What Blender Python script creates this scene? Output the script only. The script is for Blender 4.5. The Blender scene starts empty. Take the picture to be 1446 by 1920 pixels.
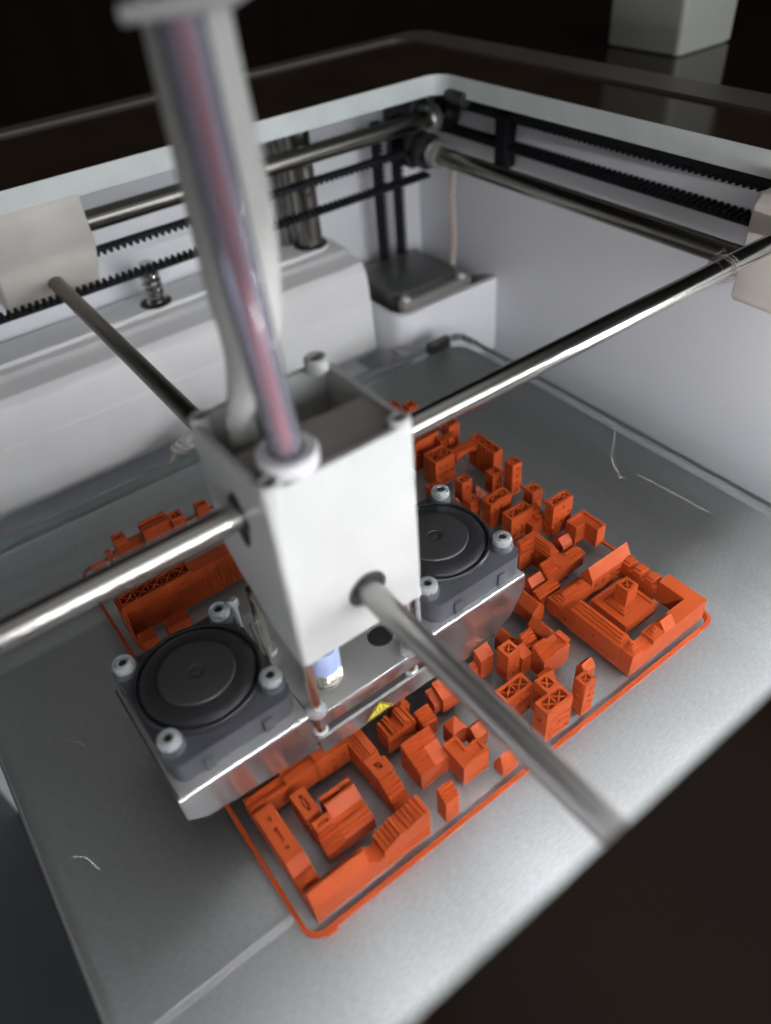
import bpy, bmesh, math, random
from mathutils import Vector, Matrix
random.seed(7)
S = 0.001                       # every length below is in millimetres
sc = bpy.context.scene
col = sc.collection

# ------------------------------------------------------------------ camera
cd = bpy.data.cameras.new("camera")
cam = bpy.data.objects.new("camera", cd)
col.objects.link(cam)
Rm = Matrix(((0.79837932, 0.44479094, -0.4058959),
             (-0.59835896, 0.51044942, -0.61758234),
             (-0.0675057, 0.73593642, 0.6736769)))
cam.matrix_world = Matrix.Translation((0, 0, 192 * S)) @ Rm.to_4x4()
cd.sensor_fit = 'HORIZONTAL'
cd.sensor_width = 36
cd.lens = 1420.5 / 1446 * 36
cd.clip_start = 0.002
cd.clip_end = 50
cd.dof.use_dof = True
cd.dof.focus_distance = 0.232
cd.dof.aperture_fstop = 9.6
cd.dof.aperture_blades = 0
sc.camera = cam

# ------------------------------------------------------------------ world, exposure
w = bpy.data.worlds.new("World")
sc.world = w
w.use_nodes = True
bg = w.node_tree.nodes["Background"]
bg.inputs[0].default_value = (1.0, 0.92, 0.84, 1)
bg.inputs[1].default_value = 0.07
sc.view_settings.view_transform = 'Standard'
sc.view_settings.look = 'None'
sc.view_settings.exposure = 0.1
sc.view_settings.gamma = 1
sc.render.film_transparent = False
LED_POWER = 6.0

# window of the room behind the camera: weak soft light
ld = bpy.data.lights.new("room_window", 'AREA')
ld.shape = 'RECTANGLE'
ld.size, ld.size_y = 2.2, 0.8
ld.energy = 19
ld.color = (0.90, 0.95, 1.0)
lo = bpy.data.objects.new("room_window", ld)
col.objects.link(lo)
lo.location = (0.25, -1.7, 0.52)
lo.rotation_euler = (Vector((0.12, 0.12, 0.0)) - Vector(lo.location)).to_track_quat('-Z', 'Y').to_euler()


# pale lit ceiling area above and in front of the printer
ld2 = bpy.data.lights.new("room_ceiling_light", 'AREA')
ld2.shape = 'RECTANGLE'
ld2.size, ld2.size_y = 1.9, 1.5
ld2.energy = 2.8
ld2.color = (0.96, 0.97, 1.0)
lo2 = bpy.data.objects.new("room_ceiling_light", ld2)
col.objects.link(lo2)
lo2.location = (0.55, -0.35, 1.5)
lo2.rotation_euler = (Vector((0.15, 0.1, 0.0)) - Vector(lo2.location)).to_track_quat('-Z', 'Y').to_euler()


# ------------------------------------------------------------------ materials
def mat(name, color, rough=0.5, metal=0.0, spec=0.5, bump=None, tint=0.0, tscale=60, aniso=None, rvar=0.0):
    """bump = (scale xyz in 1/m, strength, distance in mm)"""
    m = bpy.data.materials.new(name)
    m.use_nodes = True
    nt = m.node_tree
    b = nt.nodes["Principled BSDF"]
    b.inputs["Base Color"].default_value = (*color, 1)
    b.inputs["Roughness"].default_value = rough
    b.inputs["Metallic"].default_value = metal
    b.inputs["Specular IOR Level"].default_value = spec
    tc = nt.nodes.new("ShaderNodeTexCoord")
    if tint or rvar:
        n = nt.nodes.new("ShaderNodeTexNoise")
        n.inputs["Scale"].default_value = tscale
        n.inputs["Detail"].default_value = 5
        nt.links.new(tc.outputs["Object"], n.inputs["Vector"])
        if tint:
            r = nt.nodes.new("ShaderNodeMapRange")
            r.inputs[1].default_value = 0.3
            r.inputs[2].default_value = 0.7
            r.inputs[3].default_value = 1 - tint
            r.inputs[4].default_value = 1 + tint * 0.4
            nt.links.new(n.outputs["Fac"], r.inputs[0])
            mx = nt.nodes.new("ShaderNodeVectorMath")
            mx.operation = 'SCALE'
            mx.inputs[0].default_value = color
            nt.links.new(r.outputs[0], mx.inputs["Scale"])
            nt.links.new(mx.outputs[0], b.inputs["Base Color"])
        if rvar:
            r2 = nt.nodes.new("ShaderNodeMapRange")
            r2.inputs[1].default_value = 0.3
            r2.inputs[2].default_value = 0.7
            r2.inputs[3].default_value = max(0.02, rough - rvar)
            r2.inputs[4].default_value = rough + rvar
            nt.links.new(n.outputs["Fac"], r2.inputs[0])
            nt.links.new(r2.outputs[0], b.inputs["Roughness"])
    if bump:
        scl, st, dist = bump
        mp = nt.nodes.new("ShaderNodeMapping")
        mp.inputs["Scale"].default_value = scl
        n = nt.nodes.new("ShaderNodeTexNoise")
        n.inputs["Scale"].default_value = 1
        n.inputs["Detail"].default_value = 3
        bp = nt.nodes.new("ShaderNodeBump")
        bp.inputs["Strength"].default_value = st
        bp.inputs["Distance"].default_value = dist * S
        nt.links.new(tc.outputs["Object"], mp.inputs[0])
        nt.links.new(mp.outputs[0], n.inputs["Vector"])
        nt.links.new(n.outputs["Fac"], bp.inputs["Height"])
        nt.links.new(bp.outputs[0], b.inputs["Normal"])
    return m


ORANGE = mat("orange_filament_plastic", (0.40, 0.063, 0.013), 0.5, spec=0.25,
             bump=((70, 70, 2500), 0.9, 0.14), tint=0.12, tscale=140, rvar=0.12)
WHITE = mat("white_plastic", (0.88, 0.88, 0.87), 0.38, tint=0.05, tscale=30, bump=((900, 900, 900), 0.12, 0.05))
PANEL = mat("white_panel", (0.89, 0.90, 0.93), 0.45, tint=0.04, tscale=12, bump=((500, 500, 500), 0.08, 0.05))
CREAM = mat("cream_plastic", (0.68, 0.64, 0.58), 0.5, tint=0.10, tscale=60, bump=((1200, 1200, 1200), 0.25, 0.06))
SHELL = mat("head_shell_plastic", (0.54, 0.545, 0.53), 0.32, tint=0.09, tscale=55, bump=((700, 700, 700), 0.1, 0.04))
HEADTOP = mat("grey_top_plate", (0.30, 0.27, 0.25), 0.5, tint=0.12, tscale=70)
RIMTOP = mat("dark_glossy_panel", (0.050, 0.033, 0.023), 0.15, spec=0.14, tint=0.3, tscale=20, rvar=0.04)
RIMEDGE = mat("white_panel_edge", (0.60, 0.64, 0.62), 0.5, tint=0.08, tscale=80)
BAND = mat("grey_edge_trim", (0.13, 0.11, 0.10), 0.42, tint=0.12, tscale=30)
SHELF = mat("dark_glossy_shelf", (0.018, 0.011, 0.009), 0.10, spec=0.5)
CURTAIN = mat("dark_brown_curtain", (0.012, 0.008, 0.006), 0.9, spec=0.1, tint=0.4, tscale=5)
STEEL = mat("polished_steel", (0.44, 0.425, 0.40), 0.20, metal=1, rvar=0.015, tscale=40)
STEEL2 = mat("worn_steel", (0.25, 0.235, 0.21), 0.24, metal=1, rvar=0.02, tscale=40)
SATIN = mat("satin_steel", (0.52, 0.51, 0.49), 0.33, metal=1, rvar=0.02, tscale=30)
ZINC = mat("zinc_screw", (0.86, 0.92, 0.95), 0.34, metal=0.75, rvar=0.1, tscale=500)
HOLE = mat("black_socket", (0.01, 0.01, 0.012), 0.6)
BELT = mat("black_rubber", (0.008, 0.009, 0.012), 0.6, spec=0.2, bump=((800, 800, 800), 0.3, 0.05))
BLACK = mat("black_plastic", (0.020, 0.021, 0.024), 0.42, bump=((900, 900, 900), 0.1, 0.03))
FANBODY = mat("fan_frame_plastic", (0.075, 0.078, 0.09), 0.5, tint=0.15, tscale=100, bump=((1400, 1400, 1400), 0.3, 0.05))
ROTOR = mat("fan_rotor_plastic", (0.017, 0.017, 0.019), 0.5, spec=0.35)
FANHUB = mat("fan_hub_plastic", (0.034, 0.034, 0.036), 0.5, tint=0.08, tscale=60)
MOTOR = mat("motor_black_enamel", (0.075, 0.078, 0.073), 0.35)
MOTORCAP = mat("motor_cast_cap", (0.26, 0.25, 0.235), 0.42, metal=0.3, tint=0.1, tscale=120)
ALU = mat("sheet_aluminium", (0.60, 0.60, 0.60), 0.24, metal=0.93, rvar=0.05, tscale=60)
ALUTOP = mat("sheet_aluminium_satin", (0.62, 0.62, 0.61), 0.48, metal=0.75, rvar=0.08, tscale=80, tint=0.1)
BLUECLIP = mat("pale_blue_clip", (0.45, 0.55, 0.85), 0.4)
BRASS = mat("silver_spring", (0.72, 0.70, 0.62), 0.25, metal=1)
YELLOW = mat("yellow_label", (0.72, 0.62, 0.06), 0.5)
FILAMENT = mat("red_filament", (0.40, 0.03, 0.025), 0.35)
PALEBOX = mat("pale_painted_box", (0.42, 0.42, 0.37), 0.42, tint=0.06, tscale=25)
WIRE = mat("pale_twisted_wire", (0.62, 0.52, 0.46), 0.5)
DUST = mat("pale_dust_fibre", (0.22, 0.20, 0.17), 0.8)
DARKIN = mat("dark_printer_floor", (0.05, 0.05, 0.052), 0.6)
SCR_GLINT = mat("bright_scratch_and_glint", (0.85, 0.86, 0.86), 0.5)
CLEARP = mat("steel_bearing", (0.52, 0.52, 0.50), 0.3, metal=0.85)

# rear half of the front to back rod is toned darker and browner
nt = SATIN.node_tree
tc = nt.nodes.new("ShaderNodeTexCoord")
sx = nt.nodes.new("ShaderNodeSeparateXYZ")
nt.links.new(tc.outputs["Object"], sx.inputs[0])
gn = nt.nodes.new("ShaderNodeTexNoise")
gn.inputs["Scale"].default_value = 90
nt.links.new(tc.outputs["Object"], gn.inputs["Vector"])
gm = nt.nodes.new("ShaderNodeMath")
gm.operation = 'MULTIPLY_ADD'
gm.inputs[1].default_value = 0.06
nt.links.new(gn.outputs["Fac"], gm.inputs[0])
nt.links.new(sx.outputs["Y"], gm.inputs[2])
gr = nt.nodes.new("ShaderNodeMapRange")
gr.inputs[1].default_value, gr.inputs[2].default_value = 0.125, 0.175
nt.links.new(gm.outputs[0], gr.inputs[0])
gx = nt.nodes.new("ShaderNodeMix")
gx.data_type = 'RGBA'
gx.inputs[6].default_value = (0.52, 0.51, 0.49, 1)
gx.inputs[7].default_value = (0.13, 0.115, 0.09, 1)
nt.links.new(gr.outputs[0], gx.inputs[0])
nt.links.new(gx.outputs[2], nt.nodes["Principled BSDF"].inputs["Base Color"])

# braided sleeve: woven relief
SLEEVE = mat("braided_sleeve", (0.60, 0.60, 0.56), 0.7)
nt = SLEEVE.node_tree
tc = nt.nodes.new("ShaderNodeTexCoord")
wv = []
for ax in ((1, 1, 1.3), (-1, 1, 1.3)):
    mp = nt.nodes.new("ShaderNodeMapping")
    mp.inputs["Scale"].default_value = (ax[0] * 260, ax[1] * 260, ax[2] * 260)
    wn = nt.nodes.new("ShaderNodeTexWave")
    wn.bands_direction = 'DIAGONAL'
    wn.inputs["Scale"].default_value = 1
    nt.links.new(tc.outputs["Object"], mp.inputs[0])
    nt.links.new(mp.outputs[0], wn.inputs["Vector"])
    wv.append(wn)
ad = nt.nodes.new("ShaderNodeMath")
nt.links.new(wv[0].outputs["Fac"], ad.inputs[0])
nt.links.new(wv[1].outputs["Fac"], ad.inputs[1])
bp = nt.nodes.new("ShaderNodeBump")
bp.inputs["Strength"].default_value = 0.6
bp.inputs["Distance"].default_value = 0.3 * S
nt.links.new(ad.outputs[0], bp.inputs["Height"])
nt.links.new(bp.outputs[0], nt.nodes["Principled BSDF"].inputs["Normal"])


def thin_clear(name, tint, rough, diff=0.0, dcol=(1, 1, 1), fres=1.5):
    """clear sheet: transparent + fresnel gloss (+ a little milky diffuse)"""
    m = bpy.data.materials.new(name)
    m.use_nodes = True
    nt = m.node_tree
    nt.nodes.clear()
    out = nt.nodes.new("ShaderNodeOutputMaterial")
    tr = nt.nodes.new("ShaderNodeBsdfTransparent")
    tr.inputs[0].default_value = (*tint, 1)
    gl = nt.nodes.new("ShaderNodeBsdfGlossy")
    gl.inputs["Roughness"].default_value = rough
    fr = nt.nodes.new("ShaderNodeFresnel")
    fr.inputs[0].default_value = fres
    mx = nt.nodes.new("ShaderNodeMixShader")
    base = tr
    if diff:
        df = nt.nodes.new("ShaderNodeBsdfDiffuse")
        df.inputs[0].default_value = (*dcol, 1)
        m2 = nt.nodes.new("ShaderNodeMixShader")
        m2.inputs[0].default_value = diff
        nt.links.new(tr.outputs[0], m2.inputs[1])
        nt.links.new(df.outputs[0], m2.inputs[2])
        base = m2
    nt.links.new(fr.outputs[0], mx.inputs[0])
    nt.links.new(base.outputs[0], mx.inputs[1])
    nt.links.new(gl.outputs[0], mx.inputs[2])
    nt.links.new(mx.outputs[0], out.inputs[0])
    return m


GLASS = thin_clear("clear_glass", (0.965, 0.98, 0.98), 0.02)
GLASSEDGE = thin_clear("green_glass_edge", (0.55, 0.72, 0.66), 0.08, 0.7, (0.50, 0.66, 0.61))
BOWDEN = thin_clear("milky_tube", (0.80, 0.83, 0.97), 0.14, 0.24, (0.66, 0.64, 0.76))

# heated plate below the glass: satin anodised aluminium, finely grained
BED = bpy.data.materials.new("satin_bed_plate")
BED.use_nodes = True
nt = BED.node_tree
b = nt.nodes["Principled BSDF"]
b.inputs["Metallic"].default_value = 0.87
b.inputs["Roughness"].default_value = 0.5
tc = nt.nodes.new("ShaderNodeTexCoord")
mp = nt.nodes.new("ShaderNodeMapping")
mp.inputs["Scale"].default_value = (500, 1500, 500)
n1 = nt.nodes.new("ShaderNodeTexNoise")
n1.inputs["Scale"].default_value = 1
n1.inputs["Detail"].default_value = 4
nt.links.new(tc.outputs["Object"], mp.inputs[0])
nt.links.new(mp.outputs[0], n1.inputs["Vector"])
n2 = nt.nodes.new("ShaderNodeTexNoise")
n2.inputs["Scale"].default_value = 14
n2.inputs["Detail"].default_value = 6
nt.links.new(tc.outputs["Object"], n2.inputs["Vector"])
r1 = nt.nodes.new("ShaderNodeMapRange")
r1.inputs[1].default_value, r1.inputs[2].default_value = 0.25, 0.75
r1.inputs[3].default_value, r1.inputs[4].default_value = 0.84, 1.0
nt.links.new(n1.outputs["Fac"], r1.inputs[0])
r2 = nt.nodes.new("ShaderNodeMapRange")
r2.inputs[1].default_value, r2.inputs[2].default_value = 0.3, 0.7
r2.inputs[3].default_value, r2.inputs[4].default_value = 0.92, 1.04
nt.links.new(n2.outputs["Fac"], r2.inputs[0])
mu = nt.nodes.new("ShaderNodeMath")
mu.operation = 'MULTIPLY'
nt.links.new(r1.outputs[0], mu.inputs[0])
nt.links.new(r2.outputs[0], mu.inputs[1])
cc = nt.nodes.new("ShaderNodeCombineColor")
for i, kk in enumerate((0.99, 1.0, 1.01)):
    mk = nt.nodes.new("ShaderNodeMath")
    mk.operation = 'MULTIPLY'
    mk.inputs[1].default_value = kk
    nt.links.new(mu.outputs[0], mk.inputs[0])
    nt.links.new(mk.outputs[0], cc.inputs[i])
nt.links.new(cc.outputs[0], b.inputs["Base Color"])
bp = nt.nodes.new("ShaderNodeBump")
bp.inputs["Strength"].default_value = 0.35
bp.inputs["Distance"].default_value = 0.02 * S
nt.links.new(n1.outputs["Fac"], bp.inputs["Height"])
nt.links.new(bp.outputs[0], b.inputs["Normal"])

LED = bpy.data.materials.new("lit_led")
LED.use_nodes = True
nt = LED.node_tree
nt.nodes.clear()
em = nt.nodes.new("ShaderNodeEmission")
em.inputs[0].default_value = (0.97, 0.97, 1.0, 1)
em.inputs[1].default_value = 60 * LED_POWER
ou = nt.nodes.new("ShaderNodeOutputMaterial")
nt.links.new(em.outputs[0], ou.inputs[0])


# ------------------------------------------------------------------ mesh helpers
class MB:
    def __init__(s):
        s.v, s.f, s.m = [], [], []
        s.mi = 0

    def add(s, vs, fs):
        o = len(s.v)
        s.v += [tuple(p) for p in vs]
        for f in fs:
            s.f.append(tuple(i + o for i in f))
            s.m.append(s.mi)
        return s

    def box(s, x0, x1, y0, y1, z0, z1):
        return s.add([(x0, y0, z0), (x1, y0, z0), (x1, y1, z0), (x0, y1, z0),
                      (x0, y0, z1), (x1, y0, z1), (x1, y1, z1), (x0, y1, z1)],
                     [(0, 3, 2, 1), (4, 5, 6, 7), (0, 1, 5, 4), (1, 2, 6, 5), (2, 3, 7, 6), (3, 0, 4, 7)])

    def prism(s, axis, a0, a1, prof):
        """closed profile extruded along 'x' (profile is y,z), 'y' (x,z) or 'z' (x,y)"""
        n = len(prof)
        if axis == 'x':
            P = lambda a, p: (a, p[0], p[1])
        elif axis == 'y':
            P = lambda a, p: (p[0], a, p[1])
        else:
            P = lambda a, p: (p[0], p[1], a)
        area = sum(prof[i][0] * prof[(i + 1) % n][1] - prof[(i + 1) % n][0] * prof[i][1] for i in range(n))
        if (area < 0) != (axis == 'y'):
            prof = prof[::-1]
        vs = [P(a0, p) for p in prof] + [P(a1, p) for p in prof]
        fs = [tuple(range(n))[::-1], tuple(range(n, 2 * n))]
        for i in range(n):
            j = (i + 1) % n
            fs.append((i, j, n + j, n + i))
        return s.add(vs, fs)

    def cyl(s, p0, p1, r0, r1=None, seg=20, caps=True):
        r1 = r0 if r1 is None else r1
        a, b = Vector(p0), Vector(p1)
        d = (b - a).normalized()
        u = d.orthogonal().normalized()
        v = d.cross(u)
        vs = []
        for c, r in ((a, r0), (b, r1)):
            for i in range(seg):
                t = 2 * math.pi * i / seg
                vs.append(c + (u * math.cos(t) + v * math.sin(t)) * r)
        fs = [(i, (i + 1) % seg, seg + (i + 1) % seg, seg + i) for i in range(seg)]
        if caps:
            fs += [tuple(range(seg))[::-1], tuple(range(seg, 2 * seg))]
        return s.add(vs, fs)

    def lathe(s, c, prof, seg=32, axis=(0, 0, 1)):
        """prof: (radius, height) list along axis through c"""
        d = Vector(axis).normalized()
        u = d.orthogonal().normalized()
        v = d.cross(u)
        c = Vector(c)
        n = len(prof)
        vs, fs = [], []
        for r, hh in prof:
            for i in range(seg):
                t = 2 * math.pi * i / seg
                vs.append(c + d * hh + (u * math.cos(t) + v * math.sin(t)) * max(r, 1e-4))
        for k in range(n - 1):
            for i in range(seg):
                j = (i + 1) % seg
                fs.append((k * seg + i, k * seg + j, (k + 1) * seg + j, (k + 1) * seg + i))
        return s.add(vs, fs)

    def tube(s, pts, rad, seg=12, caps=True):
        pts = [Vector(p) for p in pts]
        n = len(pts)
        rad = rad if isinstance(rad, (list, tuple)) else [rad] * n
        vs, fs = [], []
        u = None
        for k in range(n):
            d = (pts[min(k + 1, n - 1)] - pts[max(k - 1, 0)]).normalized()
            if u is None:
                u = d.orthogonal().normalized()
            else:
                u = (u - d * u.dot(d)).normalized()
            v = d.cross(u)
            for i in range(seg):
                t = 2 * math.pi * i / seg
                vs.append(pts[k] + (u * math.cos(t) + v * math.sin(t)) * rad[k])
        for k in range(n - 1):
            for i in range(seg):
                j = (i + 1) % seg
                fs.append((k * seg + i, k * seg + j, (k + 1) * seg + j, (k + 1) * seg + i))
        if caps:
            fs += [tuple(range(seg))[::-1], tuple(range((n - 1) * seg, n * seg))]
        return s.add(vs, fs)

    def build(s, name, mats, parent=None, bevel=0, smooth=35, bseg=3):
        me = bpy.data.meshes.new(name)
        me.from_pydata([(x * S, y * S, z * S) for x, y, z in s.v], [], s.f)
        mats = mats if isinstance(mats, (list, tuple)) else [mats]
        for m in mats:
            me.materials.append(m)
        me.polygons.foreach_set("material_index", s.m)
        if bevel:
            bm = bmesh.new()
            bm.from_mesh(me)
            bmesh.ops.remove_doubles(bm, verts=bm.verts, dist=1e-7)
            ed = [e for e in bm.edges if len(e.link_faces) == 2 and e.calc_face_angle(0) > 0.6]
            bmesh.ops.bevel(bm, geom=ed, offset=bevel * S, segments=bseg, profile=0.5, affect='EDGES')
            bm.to_mesh(me)
            bm.free()
        if smooth:
            me.polygons.foreach_set("use_smooth", [True] * len(me.polygons))
            me.set_sharp_from_angle(angle=math.radians(smooth))
        me.update()
        o = bpy.data.objects.new(name, me)
        col.objects.link(o)
        if parent is not None:
            o.parent = parent
            o.matrix_parent_inverse = parent.matrix_world.inverted()
        return o


def tag(o, label=None, cat=None, group=None, kind=None):
    if label: o["label"] = label
    if cat: o["category"] = cat
    if group: o["group"] = group
    if kind: o["kind"] = kind
    return o


def empty(name, loc, label, cat, group=None):
    o = bpy.data.objects.new(name, None)
    o.empty_display_size = 0.01
    o.matrix_world = Matrix.Translation(Vector(loc) * S)
    col.objects.link(o)
    return tag(o, label, cat, group)


def rrect(x0, x1, y0, y1, r, n=6):
    pts = []
    for cx, cy, a in ((x1 - r, y1 - r, 0), (x0 + r, y1 - r, 90), (x0 + r, y0 + r, 180), (x1 - r, y0 + r, 270)):
        for i in range(n + 1):
            t = math.radians(a + 90 * i / n)
            pts.append((cx + r * math.cos(t), cy + r * math.sin(t)))
    return pts


def ring_slab(outer, inner, z0, z1, mtop=0, medge=1):
    """flat frame between two loops with the same number of points"""
    m = MB()
    n = len(outer)
    vs = []
    for loop, z in ((outer, z1), (inner, z1), (inner, z0), (outer, z0)):
        vs += [(p[0], p[1], z) for p in loop]
    for a, b, mi in ((0, 1, mtop), (1, 2, medge), (2, 3, medge), (3, 0, medge)):
        m.mi = mi
        m.add([], [])
        for i in range(n):
            j = (i + 1) % n
            m.f.append((a * n + i, a * n + j, b * n + j, b * n + i))
            m.m.append(mi)
    m.v = vs
    return m


# ================================================================== SETTING
g = MB().box(-3000, 3000, -3000, 3000, -290, -275).build("floor", DARKIN)
tag(g, "dark surface below the printer", kind="structure")
g = MB()
# L-shaped dark glossy shelf behind and to the right of the printer
g.prism('z', 80, 100, [(302.5, -300), (1100, -300), (1100, 900), (-600, 900), (-600, 382.5), (302.5, 382.5)])
tag(g.build("shelf_surface", SHELF, smooth=0), "dark glossy surface around the printer", kind="structure")
# curtain: gently folded cloth wall
g = MB()
N = 240
vs, fs = [], []
for i in range(N + 1):
    x = -900 + 2200 * i / N
    y = 905 + 10 * math.sin(i * 0.33) + 6 * math.sin(i * 0.81 + 1)
    vs += [(x, y, 100.5), (x, y, 1500), (x, y + 25, 1500), (x, y + 25, 100.5)]
for i in range(N):
    a = i * 4
    fs += [(a, a + 4, a + 5, a + 1), (a + 1, a + 5, a + 6, a + 2), (a + 2, a + 6, a + 7, a + 3)]
g.add(vs, fs)
tag(g.build("background_curtain", CURTAIN), "dark brown curtain behind the printer", kind="structure")
g = MB().box(1105, 1125, -700, 930, 100.5, 1500)
tag(g.build("background_wall", CURTAIN, smooth=0), "dark wall at the right", kind="structure")

# pale box standing on the shelf
r = empty("storage_box", (370, 269, 100), "pale grey rounded box standing on the dark glossy shelf behind the printer", "box")
m = MB().prism('z', 101, 190, rrect(349.5, 391, 247, 291, 3.0, 5))
m.build("body", PALEBOX, r)
MB().prism('z', 100.2, 101, rrect(350.5, 390, 248, 290, 3.0, 5)).build("base", PALEBOX, r)

# ================================================================== PRINTER FRAME
P = empty("printer_frame", (96, 160, -270), "white 3D printer housing with dark glossy top rim, steel rails and inner walls", "3d printer")
inner = rrect(-62, 250, 19, 302, 9, 7)
outer = rrect(-112, 300.5, -62, 380, 12, 7)
mid_in = rrect(-94, 282, -44, 371.5, 10, 7)
ring_slab(mid_in, inner, 96.5, 105).build("top_rim", [RIMTOP, RIMEDGE], P, smooth=40)
ring_slab(outer, mid_in, 92, 106.2, 0, 0).build("edge_trim", BAND, P, smooth=40)
MB().box(-76, 266, 341, 346, -270, 96.4).build("rear_wall", PANEL, P, smooth=0)
MB().box(266, 271, -40, 346, -270, 96.4).build("side_wall", PANEL, P, smooth=0)
MB().box(-81, -76, -40, 346, -6, 96.4).build("side_wall", PANEL, P, smooth=0)
MB().box(-81, -76, -40, 346, -270, -6.2).build("shaded_lower_wall", mat("shade_grey_wall", (0.10, 0.105, 0.11), 0.6, tint=0.1, tscale=20), P, smooth=0)  # lower left wall coloured dark to stand in for shade below the bed
MB().box(-76, 266, 346.5, 347.5, -270, -268).box(-76, 266, -40, 340.8, -262, -258).build("bottom_panel", DARKIN, P, smooth=0)
MB().box(-76, 266, -40, -35, 52, 96.4).build("front_panel", PANEL, P, smooth=0)
MB().box(-76, 266, -40, -35, -258, -200).build("front_panel", DARKIN, P, smooth=0)

# rails carried by the frame
rr = MB().cyl((-70, 312, 83.5), (262, 312, 83.5), 4, seg=32).build("rear_rail", STEEL2, P)
rs = MB().cyl((240, 24, 73.5), (240, 300, 73.5), 4, seg=32).build("side_rail", STEEL2, P)
for nm, c, ax in (("bearing", (252, 312, 83.5), (1, 0, 0)), ("bearing", (240, 292, 73.5), (0, 1, 0))):
    b_ = MB().lathe(c, [(4.1, -3), (5.9, -3), (6.4, -2.2), (6.4, -0.8), (5.9, -.6), (5.9, .6), (6.4, 0.8), (6.4, 2.2), (5.9, 3), (4.1, 3)], 32, ax)
    o = b_.build("bearing", CLEARP, P)
    c2 = Vector(c) + Vector(ax) * 7
    MB().lathe(c2, [(4.2, -3), (5.2, -3), (5.2, 9), (4.8, 9.6), (4.2, 9.6)], 28, ax).build("collar", STEEL, o)
for c, ax in (((263, 312, 83.5), (1, 0, 0)), ((240, 303, 73.5), (0, 1, 0)), ((-64, 312, 83.5), (1, 0, 0))):
    MB().lathe(c, [(3.9, -4), (8.2, -4), (8.2, -3.3), (6.1, -3.2), (6.1, 3.2), (8.2, 3.3), (8.2, 4), (3.9, 4)], 32, ax).build("pulley", BLACK, P)
# black belt tensioner near the rear corner
MB().box(257.4, 264.5, 265, 273, 68, 91).build("tensioner_bracket", BELT, P, bevel=1.2)
MB().box(246, 256, 318, 328, 88, 98).build("corner_bracket", BLACK, P, bevel=1)
MB().tube([(256, 318, 99), (252, 300, 97), (250, 284, 96)], 3.2, 10).build("corner_cable", BLACK, P)
MB().box(244, 250, 318, 340, 60, 90).build("corner_bracket", BLACK, P, bevel=1)

# Z column cover at the back
prof = [(340.6, 35), (315.5, 35.0), (313.6, 34.6), (312.4, 33.6), (310, 32.6), (304.5, 32.4), (301, 31.6), (298.8, 29.5),
        (297.4, 26), (296, 13.5), (295.6, 13), (294.4, -15), (296, -16.5), (340.6, -16.5)]
cover = MB().prism('x', -75.5, 197.5, prof).build("column_cover", WHITE, P, bevel=0.5, smooth=24, bseg=2)
# raised strip with rounded end along its top
strip = [(-75, 318), (178, 318)] + [(184 + 9.5 * math.sin(math.radians(a)), 327.5 - 9.5 * math.cos(math.radians(a))) for a in range(20, 161, 10)] + [(178, 337), (-75, 337)]
MB().prism('z', 35.05, 37.2, strip).build("raised_strip", WHITE, cover, bevel=0.4)
MB().lathe((184.5, 326.7, 37.3), [(6.6, -0.4), (8.4, -0.4), (8.4, 0.25), (6.6, 0.25)], 28).build("rod_collar", HOLE, cover)
MB().cyl((184.5, 326.7, 20), (184.5, 326.7, 95.5), 6.3, seg=32).build("guide_rod", STEEL2, P)
MB().cyl((176, 335.5, 36), (176, 335.5, 95.5), 3.0, seg=24).build("guide_rod", STEEL2, P)
MB().lathe((99, 324, 37.25), [(0.1, 0.02), (6.6, 0.02), (6.9, 0.3), (7.2, 0.02)], 28).build("screw_hole", HOLE, cover)
# lead screw: a real helical ridge
pts = []
turn, z0, z1, pr = 12, 30, 54.5, 3.1
core = MB().cyl((99.5, 324, 28), (99.5, 324, 56), 3.1, seg=24)
nst = int((z1 - z0) / 3.0 * 20)
for i in range(nst + 1):
    a = 2 * math.pi * i / 20
    pts.append((99.5 + 3.8 * math.cos(a), 324 + 3.8 * math.sin(a), z0 + (z1 - z0) * i / nst))
core.tube(pts, 0.8, 8)
core.build("lead_screw", STEEL, P)

# embossed word on the cover strip
cu = bpy.data.curves.new("embossed_word", 'FONT')
cu.body = "Ultimaker"
cu.size = 11 * S
cu.extrude = 0.35 * S
cu.bevel_depth = 0.12 * S
cu.align_x = 'LEFT'
tmp = bpy.data.objects.new("embossed_word", cu)
col.objects.link(tmp)
bpy.context.view_layer.update()
me = bpy.data.meshes.new_from_object(tmp.evaluated_get(bpy.context.evaluated_depsgraph_get()))
bpy.data.objects.remove(tmp)
me.materials.clear()
me.materials.append(WHITE)
tw = bpy.data.objects.new("embossed_word", me)
col.objects.link(tw)
tw.parent = cover
tw.location = Vector((114, 322.5, 37.2)) * S - P.location

# stepper motor bay in the rear right corner
bay = MB()
bay.prism('z', -30, 9, [(265.8, 276.5), (208, 276.5), (203.5, 277.8), (200.5, 281), (199.3, 286), (199.3, 340.5), (202, 340.5), (202, 286), (203.5, 281.8), (208, 279.4), (265.8, 279.4)])
bay = bay.build("motor_bay", PANEL, P, smooth=40)
MB().box(202.2, 265.7, 279.6, 340.4, -20, -6).build("motor_bay_floor", DARKIN, bay, smooth=0)
MB().box(199.3, 265.7, 276.6, 340.4, -33, -30.2).build("motor_bay_base", PANEL, bay, smooth=0)
mo = MB().prism('z', -5.8, 15.2, rrect(206.5, 251, 286.5, 323, 9, 6)).build("stepper_motor", MOTOR, P, bevel=1.6)
MB().prism('z', -5.5, 13.6, rrect(206, 252, 280.3, 286.2, 2.8, 5)).build("motor_cap", MOTORCAP, mo, bevel=0.8)
MB().prism('z', -5.5, 13.6, rrect(206, 252, 323.4, 329, 2.8, 5)).build("motor_cap", MOTORCAP, mo, bevel=0.8)
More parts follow.
